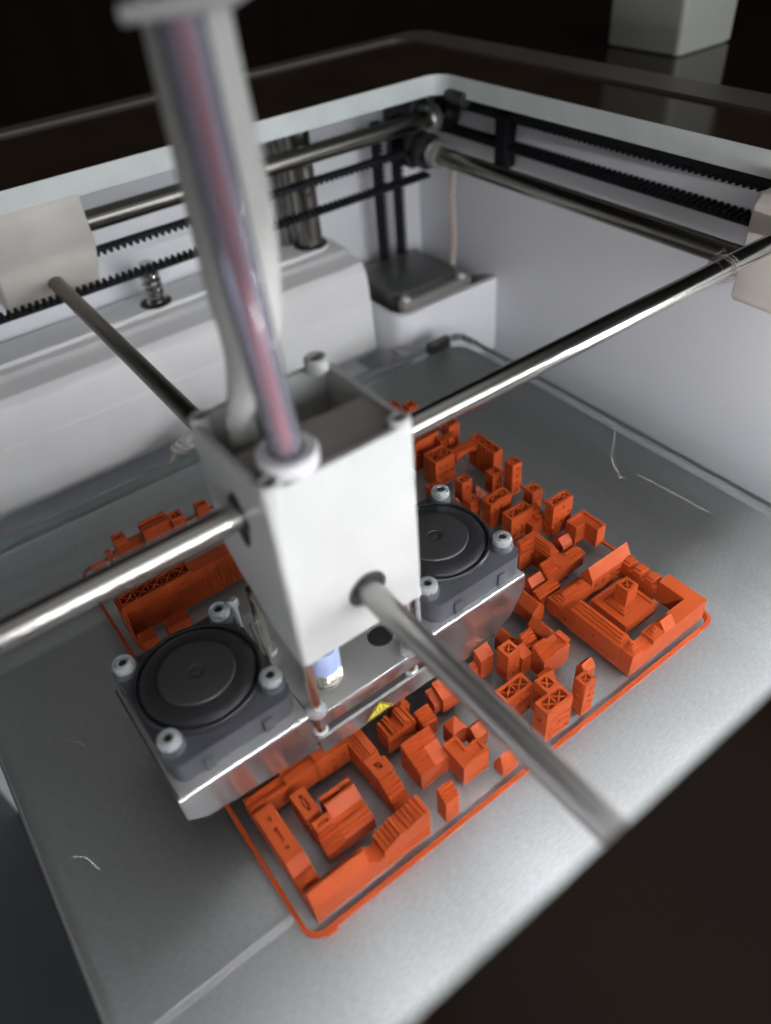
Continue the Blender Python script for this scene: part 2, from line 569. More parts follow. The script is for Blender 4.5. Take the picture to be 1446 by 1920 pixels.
for x in (210, 246.5):
    MB().lathe((x, 283.1, 13.7), [(0.1, 0.1), (0.9, 0.1), (1.1, 0.9), (2.3, 0.8), (2.5, 0.1), (2.5, -0.2)], 20).build("screw", ZINC, mo)
# twisted pair of wires going up
ww = MB()
for ph in (0, math.pi):
    pts = []
    for i in range(90):
        t = i / 89
        a = t * 2 * math.pi * 6.5 + ph
        pts.append((253.5 + 2.2 * t + 0.95 * math.cos(a) + 0.8 * math.sin(t * 7), 299 + 0.95 * math.sin(a), 10 + t * 58))
    ww.tube(pts, 0.85, 8)
ww.build("twisted_wire", WIRE, P)
# metal ledges visible between the cover and the bed
MB().box(-70, 197, 283, 290, -24, -21).build("rear_ledge", ALUTOP, P, bevel=0.5)
MB().box(198.5, 205, 262, 283, -24, -9).build("rear_ledge", ALUTOP, P, bevel=0.5)

# LED strips under the rim: the printer's own lights
def led_strip(name, p0, p1, nrm, n, label):
    p0, p1, nrm = Vector(p0), Vector(p1), Vector(nrm).normalized()
    d = (p1 - p0)
    L = d.length
    d.normalize()
    s = nrm.cross(d).normalized()
    back = MB()
    w2 = 4.5
    A = [p0 - s * w2, p1 - s * w2, p1 + s * w2, p0 + s * w2]
    back.add(A + [a - nrm * 1.5 for a in A], [(0, 1, 2, 3), (7, 6, 5, 4), (0, 4, 5, 1), (1, 5, 6, 2), (2, 6, 7, 3), (3, 7, 4, 0)])
    o = back.build(name, WHITE, P, smooth=0)
    first = None
    for k in range(n):
        c = p0 + d * (L * (k + 0.5) / n)
        if first is None:
            m = MB()
            q = 1.7
            V = [-d * q - s * q, d * q - s * q, d * q + s * q, -d * q + s * q]
            m.add([v + nrm * 0.9 for v in V] + [v + nrm * 0.15 for v in V],
                  [(0, 1, 2, 3), (7, 6, 5, 4), (0, 4, 5, 1), (1, 5, 6, 2), (2, 6, 7, 3), (3, 7, 4, 0)])
            first = m.build("light_emitting_diode", LED, o, smooth=0)
            me = first.data
            first.location = c * S
            q0 = first
        else:
            q1 = bpy.data.objects.new("light_emitting_diode", me)
            col.objects.link(q1)
            q1.parent = o
            q1.location = c * S
    return o


P_front = led_strip("led_strip", (-10, 9, 92.0), (255, 9, 92.0), (0, 0.60, -0.80), 17, "")
#P_left = led_strip("led_strip", (-73, 8, 20), (-73, 8, 76), (0.75, 0.66, -0.1), 3, "")
P_right = led_strip("led_strip", (263, 8, 8), (263, 8, 88), (-0.80, 0.60, 0), 9, "")

# ================================================================== BELTS
def belt(p0, p1, zt, zb, width, label, wdir, wrap=True):
    """two runs of a toothed belt between two points; teeth face each other"""
    p0, p1 = Vector(p0), Vector(p1)
    root = empty("toothed_belt", ((p0.x + p1.x) / 2, (p0.y + p1.y) / 2, zb), label, "belt", "toothed drive belts of the printer")
    d = (p1 - p0)
    L = d.length
    d.normalize()
    wv_ = Vector(wdir) * width / 2
    for z, sgn in ((zt, -1), (zb, 1)):
        m = MB()
        A = [p0 + Vector((0, 0, z)) - wv_, p1 + Vector((0, 0, z)) - wv_, p1 + Vector((0, 0, z)) + wv_, p0 + Vector((0, 0, z)) + wv_]
        up = Vector((0, 0, -sgn * 0.8))
        m.add(A + [a + up for a in A], [(0, 1, 2, 3), (7, 6, 5, 4), (0, 4, 5, 1), (1, 5, 6, 2), (2, 6, 7, 3), (3, 7, 4, 0)])
        run = m.build("belt_run", BELT, root, smooth=0)
        t = MB()
        n = int(L / 2.8)
        for k in range(n):
            c = p0 + d * (L * (k + 0.5) / n) + Vector((0, 0, z + sgn * 0.02))
            V = []
            for a, hgt in ((-1.0, 0), (1.0, 0), (0.5, 1.7), (-0.5, 1.7)):
                V.append(c + d * a + Vector((0, 0, sgn * hgt)))
            vs_ = [v - wv_ for v in V] + [v + wv_ for v in V]
            t.add(vs_, [(3, 2, 1, 0), (4, 5, 6, 7), (0, 1, 5, 4), (1, 2, 6, 5), (2, 3, 7, 6), (3, 0, 4, 7)])
        tag(t.build("tooth_row", BELT, run, smooth=0), kind="stuff")
    return root


belt((-68, 308, 0), (246, 308, 0), 73.4, 59.4, 5, "black toothed belt crossing in front of the rear wall below the rear rail", (0, 1, 0))
belt((262, 24, 0), (262, 309, 0), 90.2, 77, 8, "black toothed belt running along the right wall under the rim", (1, 0, 0))
for x in (229.5, 241.5):
    m = MB().box(x - 2.6, x + 2.6, 327.5, 328.5, 12.6, 84)
    root = m.build("vertical_belt", BELT, smooth=0)
    tag(root, "black vertical belt " + ("nearer the column cover" if x < 235 else "nearer the right wall corner") + ", rising from the motor", "belt", "toothed drive belts of the printer")
    t = MB()
    for k in range(28):
        z = 14 + k * 2.5
        t.box(x + 2.62, x + 3.5, 326.4, 328.4, z, z + 1.3)
    tag(t.build("tooth_row", BELT, root, smooth=0), kind="stuff")

# ================================================================== MOVING RODS AND SLIDERS
xr = MB().cyl((-66, 112.6, 90), (262, 112.6, 90), 3, seg=40).build("cross_rod", STEEL)
tag(xr, "long polished steel rod passing sideways through the print head", "rod")
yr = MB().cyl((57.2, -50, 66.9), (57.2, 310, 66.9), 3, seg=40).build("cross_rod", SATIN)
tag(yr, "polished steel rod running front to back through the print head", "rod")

def slider(prof_axis, a0, a1, prof, label, bevel):
    o = MB().prism(prof_axis, a0, a1, prof).build("slider_block", CREAM, None, bevel=bevel, smooth=50)
    return tag(o, label, "slider block")

# rear slider: front face, dark chamfer below, rides on the rear rail
slider('x', 37, 75.5, [(300, 77.5), (300.3, 95), (302.5, 98.3), (322, 98.3), (322, 58.5), (312, 58.5)],
       "cream plastic slider block on the rear rail, gripping the front to back rod", 1.3)
slider('y', 104, 127.5, [(232, 95.0), (234.5, 98.5), (254, 98.5), (254, 62), (233.5, 62), (232, 64)],
       "cream plastic slider block on the side rail behind the long rod", 1.3)

# tuft of dust fibres wound round the rod
m = MB()
for k in range(18):
    a0 = random.uniform(0, 6.28)
    x = 198 + random.gauss(0, 1.6)
    R0 = 3.1 + random.random() * 0.5
    pts = []
    span = random.uniform(1.5, 4.5)
    for i in range(14):
        a = a0 + span * i / 13
        rr_ = R0 + (random.random() * 0.15) + (1.6 * (i / 13) ** 2 if k % 3 == 0 else 0)
        pts.append((x + (i - 6) * random.uniform(0.05, 0.22), 112.6 + rr_ * math.cos(a), 90 + rr_ * math.sin(a)))
    m.tube(pts, 0.07, 4)
tag(m.build("dust_fibres", DUST), "pale dust fibres wound round the long rod beside the side rail", kind="stuff")

# ================================================================== PRINT HEAD
H = empty("extruder_carriage", (56, 113, 14), "white plastic print head with two black fans and an aluminium bracket", "print head")
# shell: hollow, open at the top rear
sh = MB()
t = 1.3
X0, X1, Y0, Y1, ZB, ZT = 38.5, 72.5, 97, 129, 54.2, 105
# front wall with a round hole
def wall_with_hole(m, org, ux, uz, W, Hh, cx, cz, r, n=28, depth=None, nrm=None):
    """rectangular wall face with a round hole and the hole's inner side"""
    org, ux, uz, nrm = Vector(org), Vector(ux), Vector(uz), Vector(nrm)
    ring, rect = [], []
    for i in range(n):
        a = 2 * math.pi * (i + 0.5) / n
        c, s_ = math.cos(a), math.sin(a)
        ring.append((cx + r * c, cz + r * s_))
        ts = []
        if c > 1e-6: ts.append((W - cx) / c)
        if c < -1e-6: ts.append(-cx / c)
        if s_ > 1e-6: ts.append((Hh - cz) / s_)
        if s_ < -1e-6: ts.append(-cz / s_)
        tt = min(ts)
        rect.append((cx + c * tt, cz + s_ * tt))
    # snap nearest samples to the rectangle corners
    for cor in ((0, 0), (W, 0), (W, Hh), (0, Hh)):
        k = min(range(n), key=lambda q: (rect[q][0] - cor[0]) ** 2 + (rect[q][1] - cor[1]) ** 2)
        rect[k] = cor
    Pt = lambda p, d=0: org + ux * p[0] + uz * p[1] + nrm * d
    vs = [Pt(p) for p in rect] + [Pt(p) for p in ring] + [Pt(p, -depth) for p in ring]
    fs = []
    for i in range(n):
        j = (i + 1) % n
        fs.append((i, j, n + j, n + i))
        fs.append((n + i, n + j, 2 * n + j, 2 * n + i))
    m.add(vs, fs)

wall_with_hole(sh, (X0 + 1.5, Y0, ZB), (1, 0, 0), (0, 0, 1), X1 - X0 - 3, ZT - ZB, 57.2 - X0 - 1.5, 66.9 - ZB, 5.0, depth=t, nrm=(0, -1, 0))
# the rest of the outer skin follows a rounded-corner footprint; the lower rear is cut at a slant
def skin(m, off, inward):
    x0, x1, y0, y1 = X0 + off, X1 - off, Y0 + off, Y1 - off
    pts = [(X1 - 1.5, Y0 + off)]
    c = 1.5
    for a in range(0, 91, 15):
        aa = math.radians(-90 + a)
        pts.append((X1 - c + (c - off) * math.cos(aa), Y0 + c + (c - off) * math.sin(aa)))
    for a in range(0, 91, 15):
        aa = math.radians(a)
        pts.append((X1 - c + (c - off) * math.cos(aa), Y1 - c + (c - off) * math.sin(aa)))
    for a in range(90, 181, 15):
        aa = math.radians(a)
        pts.append((X0 + c + (c - off) * math.cos(aa), Y1 - c + (c - off) * math.sin(aa)))
    for a in range(180, 271, 15):
        aa = math.radians(a)
        pts.append((X0 + c + (c - off) * math.cos(aa), Y0 + c + (c - off) * math.sin(aa)))
    return pts
outp = skin(sh, 0, 0)
inp = skin(sh, t, 0)
def zlow(y):
    # bottom outline: straight at the front, rising in a curve to the rear
    k = max(0.0, min(1.0, (y - 103) / (Y1 - 103)))
    return ZB + 17 * k ** 1.3
def chain(m, pts, zl, zt, flip=False):
    n = len(pts)
    vs = []
    for x, y in pts:
        vs.append((x, y, zl(y)))
    for x, y in pts:
        vs.append((x, y, zt))
    fs = []
    for i in range(n - 1):
        f = (i, i + 1, n + i + 1, n + i)
        fs.append(f[::-1] if flip else f)
    m.add(vs, fs)
def densify(pts, step=2.5):
    out = []
    for a, b2 in zip(pts[:-1], pts[1:]):
        L = math.dist(a, b2)
        k = max(1, int(L / step))
        for i in range(k):
            out.append((a[0] + (b2[0] - a[0]) * i / k, a[1] + (b2[1] - a[1]) * i / k))
    out.append(pts[-1])
    return out
chain(sh, densify(outp), zlow, ZT)
chain(sh, densify(inp), zlow, ZT, True)
# top lip joining outer and inner skin
do, di = densify(outp, 50), densify(inp, 50)
vs = [(x, y, ZT) for x, y in do] + [(x, y, ZT) for x, y in di]
n = len(do)
sh.add(vs, [(i, i + 1, n + i + 1, n + i) for i in range(n - 1)])
sh.add([(X0 + 1.5, Y0, ZT), (X1 - 1.5, Y0, ZT), (X1 - 1.5, Y0 + t, ZT), (X0 + 1.5, Y0 + t, ZT)], [(0, 1, 2, 3)])
sh.add([(X0 + 1.5, Y0, ZB), (X1 - 1.5, Y0, ZB), (X1 - 1.5, Y0 + t, ZB), (X0 + 1.5, Y0 + t, ZB)], [(3, 2, 1, 0)])
shell = sh.build("shell", SHELL, H, smooth=40)
MB().prism('z', 103.2, 104.0, [(X0 + 1.6, Y0 + 1.5), (X1 - 1.6, Y0 + 1.5), (X1 - 1.6, 112.5), (60, 112.5), (59.4, 113), (50, 113), (49.4, 112.5), (X0 + 1.6, 112.5)]).build("top_plate", HEADTOP, H)
MB().box(X0 + 1.5, X1 - 1.5, 113, 127.4, 74, 75).build("inner_floor", HEADTOP, H, smooth=0)
MB().box(X0 + 1.5, X1 - 1.5, 112.2, 113, 94, 103.1).build("inner_divider", HEADTOP, H, smooth=0)
MB().box(X0 + 1.0, X1 - 1.0, Y0 + 1.0, 124, 53.0, 54.1).build("base_gasket", mat("tan_gasket", (0.42, 0.36, 0.28), 0.6), H, bevel=0.3)
# black plain bearings where the rods pass through
MB().lathe((57.2, 97.2, 66.9), [(3.1, 0.6), (4.2, 0.5), (4.9, 0.6), (4.95, 6)], 32, (0, 1, 0)).build("rod_bushing", BLACK, H)
MB().lathe((38.35, 112.6, 90), [(3.3, 0), (4.4, 0), (4.4, 4), (3.3, 4)], 28, (1, 0, 0)).build("rod_bushing", BLACK, H)
# oblong dark slot on the left face
MB().prism('x', 38.35, 38.9, [(112.6 + 3.3 * math.cos(a) * 1.0 + (0), 88.4 + 7.4 * math.sin(a)) for a in [i * math.pi / 12 for i in range(24)]]).build("side_slot", HOLE, H)
# corner posts with black sockets
def post(x, y, z, r_, hh, nm="corner_post"):
    r_ *= 0.88
    o = MB().lathe((x, y, z), [(r_, -hh), (r_, -0.5), (r_ - 0.4, 0), (r_ - 0.9, 0.1), (r_ - 1.0, -1.5), (0.01, -1.5)], 24).build(nm, SHELL, H)
    MB().lathe((x, y, z - 1.2), [(r_ - 1.0, 0), (0.01, 0)], 20).build("socket", HOLE, o)
post(40.7, 99.2, 106.0, 2.7, 6)
post(70.3, 99.2, 106.0, 2.7, 6)
post(40.7, 126.8, 106.0, 2.7, 6)
post(68.6, 126.2, 108.2, 3.0, 3.2)
# white collar that grips the tube
MB().lathe((47.2, 103.0, 104.05), [(3.4, 0), (5.9, 0), (6.0, 0.6), (6.0, 3.4), (5.5, 4.0), (3.6, 4.0), (3.4, 3.5), (3.4, 0)], 36).build("tube_collar", mat("white_collar", (0.66, 0.66, 0.67), 0.3), H)

# aluminium bracket
MB().box(3.6, 38.6, 102.4, 141.5, 28.6, 29.4).build("bracket_plate", ALUTOP, H, smooth=0)
MB().box(74.6, 112.4, 102.4, 141.5, 28.6, 29.4).build("bracket_plate", ALUTOP, H, smooth=0)
B = MB()
B.box(39.2, 74.2, 100.5, 141.5, 28.0, 28.8)
brc = B.build("bracket_plate", ALUTOP, H, smooth=0)
def flange(prof, y, th=0.8, nm="duct_flange", rl=1.6):
    """polished folded sheet: rounded upper bend, then a vertical face"""
    m = MB()
    m.prism('y', y, y + th, prof)
    return m.build(nm, ALU, H, smooth=0)
# left duct face and right duct face
flange([(3.2, 28.2), (38.6, 28.2), (41.2, 14.5), (39.5, 13.8), (7.5, 17.2), (3.2, 20.5)], 101.4)
flange([(74.6, 28.2), (112.6, 28.2), (112.9, 24), (107.6, 14.6), (101, 9.6), (88.0, 8.0), (76.4, 9.8)], 101.4)
def bend(x0, x1, y, z, r_=1.2):
    m = MB()
    pr_ = [(y + r_ - r_ * math.sin(math.radians(a)), z - r_ + r_ * math.cos(math.radians(a))) for a in range(0, 91, 15)]
    pr_ += [(y + 0.8, z - r_), (y + r_, z - 0.8)]
    m.prism('x', x0, x1, pr_)
    m.build("folded_edge", ALU, H, smooth=60)
bend(3.2, 38.6, 101.4, 29.4)
bend(74.6, 112.6, 101.4, 29.4)
# side walls of the ducts
MB().prism('x', 3.0, 3.6, [(102.3, 28.2), (141.5, 28.2), (141.5, 24), (120, 20.5), (102.3, 20)]).build("duct_side", ALU, H, smooth=0)
MB().prism('x', 112.8, 113.4, [(102.3, 28.2), (141.5, 28.2), (141.5, 20), (102.3, 24)]).build("duct_side", ALU, H, smooth=0)
MB().box(4, 38, 140.6, 141.4, 18, 28.4).build("duct_side", ALU, H, smooth=0)
MB().box(75, 112, 140.6, 141.4, 18, 28.4).build("duct_side", ALU, H, smooth=0)
# centre: lip below the plate, dark slot, tilted lower flap with warning label
MB().box(40.2, 73.8, 100.2, 101.0, 23.2, 28.6).build("centre_lip", ALU, H, bevel=0.3)
flap = MB().prism('x', 39.6, 79.5, [(100.6, 18.2), (101.3, 18.6), (103.4, 18.6), (103.4, 17.8), (101.6, 17.8), (100.6, 12.9), (99.9, 12.9)]).build("lower_flap", ALU, H, smooth=0)
MB().box(42, 73, 104, 139, 14.5, 17.0).build("hot_end_block", ALUTOP, H, bevel=0.5)
MB().lathe((56, 118, 14.2), [(3.5, 0), (3.5, -1.5), (0.6, -4.0), (0.01, -4.0)], 20).build("nozzle", BRASS, H)
# yellow warning triangle on the flap, heat mark drawn on it
def on_flap(x, z):
    k = (z - 12.9) / (18.2 - 12.9)
    return (x, 99.9 + 0.7 * k - 0.06, z)
tri = MB().add([on_flap(58.6, 17.7), on_flap(53.0, 13.3), on_flap(62.4, 13.6)], [(0, 1, 2)]).build("warning_label", YELLOW, flap, smooth=0)
bm_ = MB()
def strip2d(pts, wd):
    for (xa, za), (xb, zb) in zip(pts[:-1], pts[1:]):
        dx, dz = xb - xa, zb - za
        L = math.hypot(dx, dz)
        nx, nz = -dz / L * wd / 2, dx / L * wd / 2
        q = [(xa + nx, za + nz), (xa - nx, za - nz), (xb - nx, zb - nz), (xb + nx, zb + nz)]
        bm_.add([(p[0], on_flap(*p)[1] - 0.05, p[1]) for p in q], [(0, 1, 2, 3)])
strip2d([(58.5, 17.4), (53.5, 13.5), (61.9, 13.75), (58.5, 17.4)], 0.28)
for dx in (-1.2, 0, 1.2):
    strip2d([(57.9 + dx, 14.9), (58.3 + dx, 15.2), (57.9 + dx, 15.5), (58.3 + dx, 15.9)], 0.22)
strip2d([(56.2, 14.4), (60.2, 14.5)], 0.3)
bm_.build("label_print", HOLE, tri, smooth=0)
# black round hole in the centre plate
MB().lathe((67.4, 110.6, 28.86), [(3.3, 0), (0.01, 0)], 28).build("plate_hole", HOLE, brc)
MB().lathe((67.4, 110.6, 28.82), [(3.3, 0), (3.7, 0.12), (3.7, 0)], 28).build("hole_rim", ALU, brc)
# spring, pale blue clip and posts under the shell
MB().cyl((48.3, 107.6, 28.9), (48.3, 107.6, 54.5), 2.5, seg=20).build("heat_sink_tube", BRASS, H)
MB().lathe((48.3, 107.6, 36), [(2.6, 0), (4.0, 0), (4.1, 0.3), (4.1, 8), (2.6, 8)], 28).build("blue_clip", BLUECLIP, H)
spn = MB()
pts = [(48.3 + 3.7 * math.cos(i * 0.4), 107.6 + 3.7 * math.sin(i * 0.4), 29.8 + i * 0.093) for i in range(66)]
spn.tube(pts, 0.6, 8)
spn.build("spring", BRASS, H)
for x, y in ((41.0, 101.8), (70.5, 101.8), (41.0, 126), (70.5, 126)):
    o = MB().cyl((x, y, 20.5), (x, y, 54.2), 1.5, seg=20).build("long_screw", BRASS, H)
    MB().lathe((x, y, 27.2), [(1.5, 3.6), (2.6, 3.4), (2.6, 1.7), (1.5, 1.6)], 20).build("nut", ZINC, o)
    MB().lathe((x, y, 20.5), [(0.01, -1.4), (1.7, -1.2), (2.0, 0.2), (1.5, 0.5)], 20).build("screw_end", ZINC, o)
for x, y, z in ((37.6, 132.5, 46), (38.5, 124.5, 42), (76, 104.6, 46.5)):
    MB().lathe((x, y, z), [(0.01, 1.0), (1.1, 0.9), (1.4, 0.2), (1.4, -1.2), (0.7, -1.3), (0.7, -12)], 18).build("small_screw", ZINC, H)
MB().cyl((38.2, 116, 29.5), (38.2, 121, 47), 0.6, seg=10).build("thin_wire", BRASS, H)
MB().cyl((37.4, 119, 29.5), (37.6, 123, 46), 0.6, seg=10).build("thin_wire", BRASS, H)

# fans
def fan(cx, cy, wires):
    F = bpy.data.objects.new("cooling_fan", None)
    col.objects.link(F)
    F.parent = H
    F.matrix_parent_inverse = H.matrix_world.inverted()
    F.location = (0, 0, 0)
    z0, z1 = 29.5, 36.5
    # frame with round opening
    m = MB()
    sq = rrect(cx - 16.6, cx + 16.6, cy - 16.6, cy + 16.6, 3.5, 9)
    nn = len(sq)
    hole = []
    sq = [(x_, y_ if y_ > cy else cy + (y_ - cy) * 1.17) for x_, y_ in sq]
    for (px_, py_) in sq:
        a = math.atan2(py_ - cy, px_ - cx)
        hole.append((cx + 15.3 * math.cos(a), cy + 15.3 * math.sin(a)))
    vs = [(x, y, z1) for x, y in sq] + [(x, y, z1) for x, y in hole] + [(x, y, z0) for x, y in hole] + [(x, y, z0) for x, y in sq]
    fs = []
    for a, b2 in ((0, 1), (1, 2), (3, 0)):
        for i in range(nn):
            j = (i + 1) % nn
            fs.append((a * nn + i, a * nn + j, b2 * nn + j, b2 * nn + i))
    m.add(vs, fs)
    fr_ = m.build("fan_frame", FANBODY, None, smooth=40)
    fr_.parent = F
    pt = MB().box(cx - 16, cx + 16, cy - 16, cy + 16, z0, z0 + 0.8).build("back_plate", BLACK, None, smooth=0)
    pt.parent = F
    # rounded raised rim, sloping annulus, hub, centre boss
    ri = MB().lathe((cx, cy, 0), [(16.5, 36.5), (16.4, 37.6), (16.0, 38.1), (15.4, 38.1), (15.2, 37.2), (15.2, 31)], 56).build("fan_rim", BLACK, None, smooth=50)
    ri.parent = F
    an = MB().lathe((cx, cy, 0), [(15.0, 34), (14.95, 36.9), (14.5, 38.0), (12.6, 38.8), (9.9, 39.0)], 56).build("fan_shroud", ROTOR, None, smooth=50)
    an.parent = F
    hb = MB().lathe((cx, cy, 0), [(9.85, 36), (9.85, 38.9), (9.5, 39.4), (9.0, 39.5), (3.0, 39.5), (2.1, 39.45), (2.0, 39.1), (1.0, 39.1), (0.9, 39.4), (0.01, 39.4)], 56).build("fan_hub", FANHUB, None, smooth=30)
    hb.parent = F
    bl = None
    for k in range(7):
        a = 2 * math.pi * k / 7
        q = MB()
        ca, sa = math.cos(a), math.sin(a)
        V = []
        for rr2, tw in ((9.6, 1.2), (14.0, 2.2)):
            for s1, zz in ((-tw, 31.5), (tw, 35.8)):
                for th in (0, 0.5):
                    V.append((cx + rr2 * ca - s1 * sa, cy + rr2 * sa + s1 * ca, zz + th))
        q.add(V, [(0, 2, 6, 4), (1, 5, 7, 3), (0, 1, 3, 2), (4, 6, 7, 5), (0, 4, 5, 1), (2, 3, 7, 6)])
        o = q.build("fan_blade", BLACK, None, smooth=0)
        o.parent = F
    for sx, sy in ((-1, -1), (1, -1), (1, 1), (-1, 1)):
        px_, py_ = cx + sx * 13.6, cy + sy * 13.6
        c_ = MB().lathe((px_, py_, 0), [(3.4, 29.6), (3.3, 37.8), (2.9, 38.4), (0.01, 38.4)], 24).build("screw_post", FANBODY, None, smooth=40)
        c_.parent = F
        sc_ = MB().lathe((px_, py_, 0), [(2.75, 38.4), (2.9, 39.3), (2.6, 40.2), (1.9, 40.6), (1.25, 40.6), (1.0, 39.6), (0.01, 39.5)], 28).build("screw", ZINC, None, smooth=40)
        sc_.parent = F
        hx = MB()
        st_ = []
        for i in range(12):
            a = 2 * math.pi * i / 12
            rr2 = 1.15 if i % 2 else 0.75
            st_.append((px_ + rr2 * math.cos(a), py_ + rr2 * math.sin(a)))
        hx.prism('z', 39.6, 40.3, st_)
        s2 = hx.build("screw_socket", HOLE, sc_, smooth=0)
    for sx, sy in ((-1, -1), (1, -1)):   # ribs beside the front posts
        px_ = cx + sx * 13.6
        r2 = MB().box(px_ + (4.2 if sx < 0 else -7.0), px_ + (7.0 if sx < 0 else -4.2), cy - 20.2, cy - 19.3, 29.6, 34.0).build("frame_rib", FANBODY, None, bevel=0.4)
        r2.parent = F
    return F


fan(21.2, 124.2, True)
fan(96.6, 122.6, True)

# ================================================================== TUBE AND SLEEVE
tp = []
for i in range(25):
    t_ = i / 24
    z = 105 + 85 * t_
    tp.append((47.4 - 2.0 * t_ - 0.9 * math.sin(t_ * 3), 103.2 + 2.5 * t_ * t_, z))
T = MB().tube(tp, 3.15, 24, caps=False).build("feed_tube", BOWDEN)
tag(T, "milky translucent feed tube with red filament rising from the head", "tube")
fl = MB().tube([(x - 0.1, y - 0.2, z) for x, y, z in tp], 1.42, 16).build("filament", FILAMENT, T)
sp_, srad = [], []
for (x, y, z, r_) in ((46.3, 120, 96, 2.9), (45.8, 119, 104, 3.0), (45.8, 118, 109, 2.7), (47.6, 117, 114, 3.4), (49.6, 116.5, 120, 4.6), (50.6, 116, 126, 5.6),
                      (51.1, 116, 134, 6.6), (51.5, 116, 145, 6.9), (51.3, 116, 156, 6.8), (51.0, 116, 166, 6.5), (50.9, 116, 178, 6.2), (50.9, 116, 192, 6.2)):
    sp_.append((x, y, z)); srad.append(r_)
def smooth_path(pts, rad, k=5):
    P_, R_ = [], []
    for i in range(len(pts) - 1):
        p = [Vector(pts[max(0, min(len(pts) - 1, i + q))]) for q in (-1, 0, 1, 2)]
        rr2 = [rad[max(0, min(len(pts) - 1, i + q))] for q in (-1, 0, 1, 2)]
        for j in range(k):
            t2 = j / k
            h = lambda a, b_, c, d: 0.5 * ((2 * b_) + (-a + c) * t2 + (2 * a - 5 * b_ + 4 * c - d) * t2 ** 2 + (-a + 3 * b_ - 3 * c + d) * t2 ** 3)
            P_.append(Vector((h(p[0].x, p[1].x, p[2].x, p[3].x), h(p[0].y, p[1].y, p[2].y, p[3].y), h(p[0].z, p[1].z, p[2].z, p[3].z))))
            R_.append(h(*rr2))
    P_.append(Vector(pts[-1])); R_.append(rad[-1])
    return P_, R_
p_, r_ = smooth_path(sp_, srad)
sl = MB().tube(p_, r_, 24).build("braided_sleeve", SLEEVE)
tag(sl, "pale braided cable sleeve rising behind the feed tube out of the head", "cable sleeve")
ct = MB()
ct.tube([(37.6, 104.2, 177.0), (42, 101.6, 177.2), (50, 100.4, 177.3), (55, 105, 177.4), (58, 112, 177.4)], 1.1, 12)
tag(ct.build("cable_tie", mat("grey_tie", (0.42, 0.42, 0.40), 0.5)), "pale tie clipping the tube to the braided sleeve near the top", "cable tie")

# ================================================================== PRINT BED
BD = empty("print_bed", (96, 145, -10), "glass print bed on a satin aluminium plate, scratched, carrying the orange model", "print bed")
g = MB()
lo_ = rrect(-32.4, 224.3, 30, 259.2, 5, 6)
nn = len(lo_)
g.add([(x, y, -0.0) for x, y in lo_], [tuple(range(nn))])
g.mi = 1
g.add([(x, y, 0) for x, y in lo_] + [(x, y, -3.8) for x, y in lo_], [(i, (i + 1) % nn, nn + (i + 1) % nn, nn + i)[::-1] for i in range(nn)])
gl = g.build("glass_sheet", [GLASS, GLASSEDGE], BD, smooth=40)
hp = MB().prism('z', -8, -4.0, rrect(-33.0, 222.0, 32, 256.4, 9, 7)).build("heated_plate", BED, BD, smooth=30)
MB().box(-18, 212, 30, 250, -24, -9).build("carriage", DARKIN, BD, smooth=0)
MB().box(-25, 224, 262, 266, -17, -11).build("carriage_rail", ALUTOP, BD, bevel=0.5)
for x in (204,):
    MB().box(x, x + 13, 257, 261, -5, 0.7).build("glass_clip", MOTOR, BD, bevel=0.6)
sr = MB()
def scratch_or_glint(pts, wd=0.16, z=0.03):
    for (xa, ya), (xb, yb) in zip(pts[:-1], pts[1:]):
        L = math.hypot(xb - xa, yb - ya)
        nx, ny = -(yb - ya) / L * wd / 2, (xb - xa) / L * wd / 2
        sr.add([(xa + nx, ya + ny, z), (xa - nx, ya - ny, z), (xb - nx, yb - ny, z), (xb + nx, yb + ny, z)], [(0, 1, 2, 3)])
scratch_or_glint([(15, 76), (-23, 75.9)], 0.20)  # reflection line on the glass, painted as a bright strip
scratch_or_glint([(14.9, 74.9), (-21.1, 74.5)], 0.15)  # second painted reflection line beside it
scratch_or_glint([(222, 157.6), (213, 150), (203, 143), (199, 138), (197.5, 134.5), (195.2, 132.8), (197, 131)], 0.2)
scratch_or_glint([(201.8, 129), (203, 117), (203.6, 104), (204, 97.9)], 0.16)
scratch_or_glint([(-24.9, 123.9), (-22, 121.5), (-20.3, 116.2)], 0.2)
for k in range(46):
    x, y = random.uniform(-28, 218), random.uniform(45, 250)
    if 10 < x < 168 and 60 < y < 225: continue
    a = random.uniform(0, 3.14)
    L = random.choice([0.5, 0.8, 1.6, 3.5])
    scratch_or_glint([(x, y), (x + L * math.cos(a), y + L * math.sin(a)), (x + 1.7 * L * math.cos(a + 0.3), y + 1.7 * L * math.sin(a + 0.3))], random.uniform(0.08, 0.2))
tag(sr.build("scratches_and_glints", SCR_GLINT, gl, smooth=0), kind="stuff")
# coiled pale cable between bed and column
cc_ = MB()
for k in range(3):
    cc_.tube([(78 + k * 2.4 + 6 * math.cos(a), 272 + 5 * math.sin(a), -6 + 2.0 * math.sin(a * 0.5) + k) for a in [i * 0.3 for i in range(20)]], 0.9, 8)
cc_.tube([(66, 268, -9), (76, 272, -4), (90, 274, 1), (104, 276, 4)], 1.6, 8)
tag(cc_.build("coiled_cable", mat("white_cable", (0.6, 0.58, 0.55), 0.5)), "pale coiled cable between the print bed and the rear column", "cable")

# skirt line printed around the model

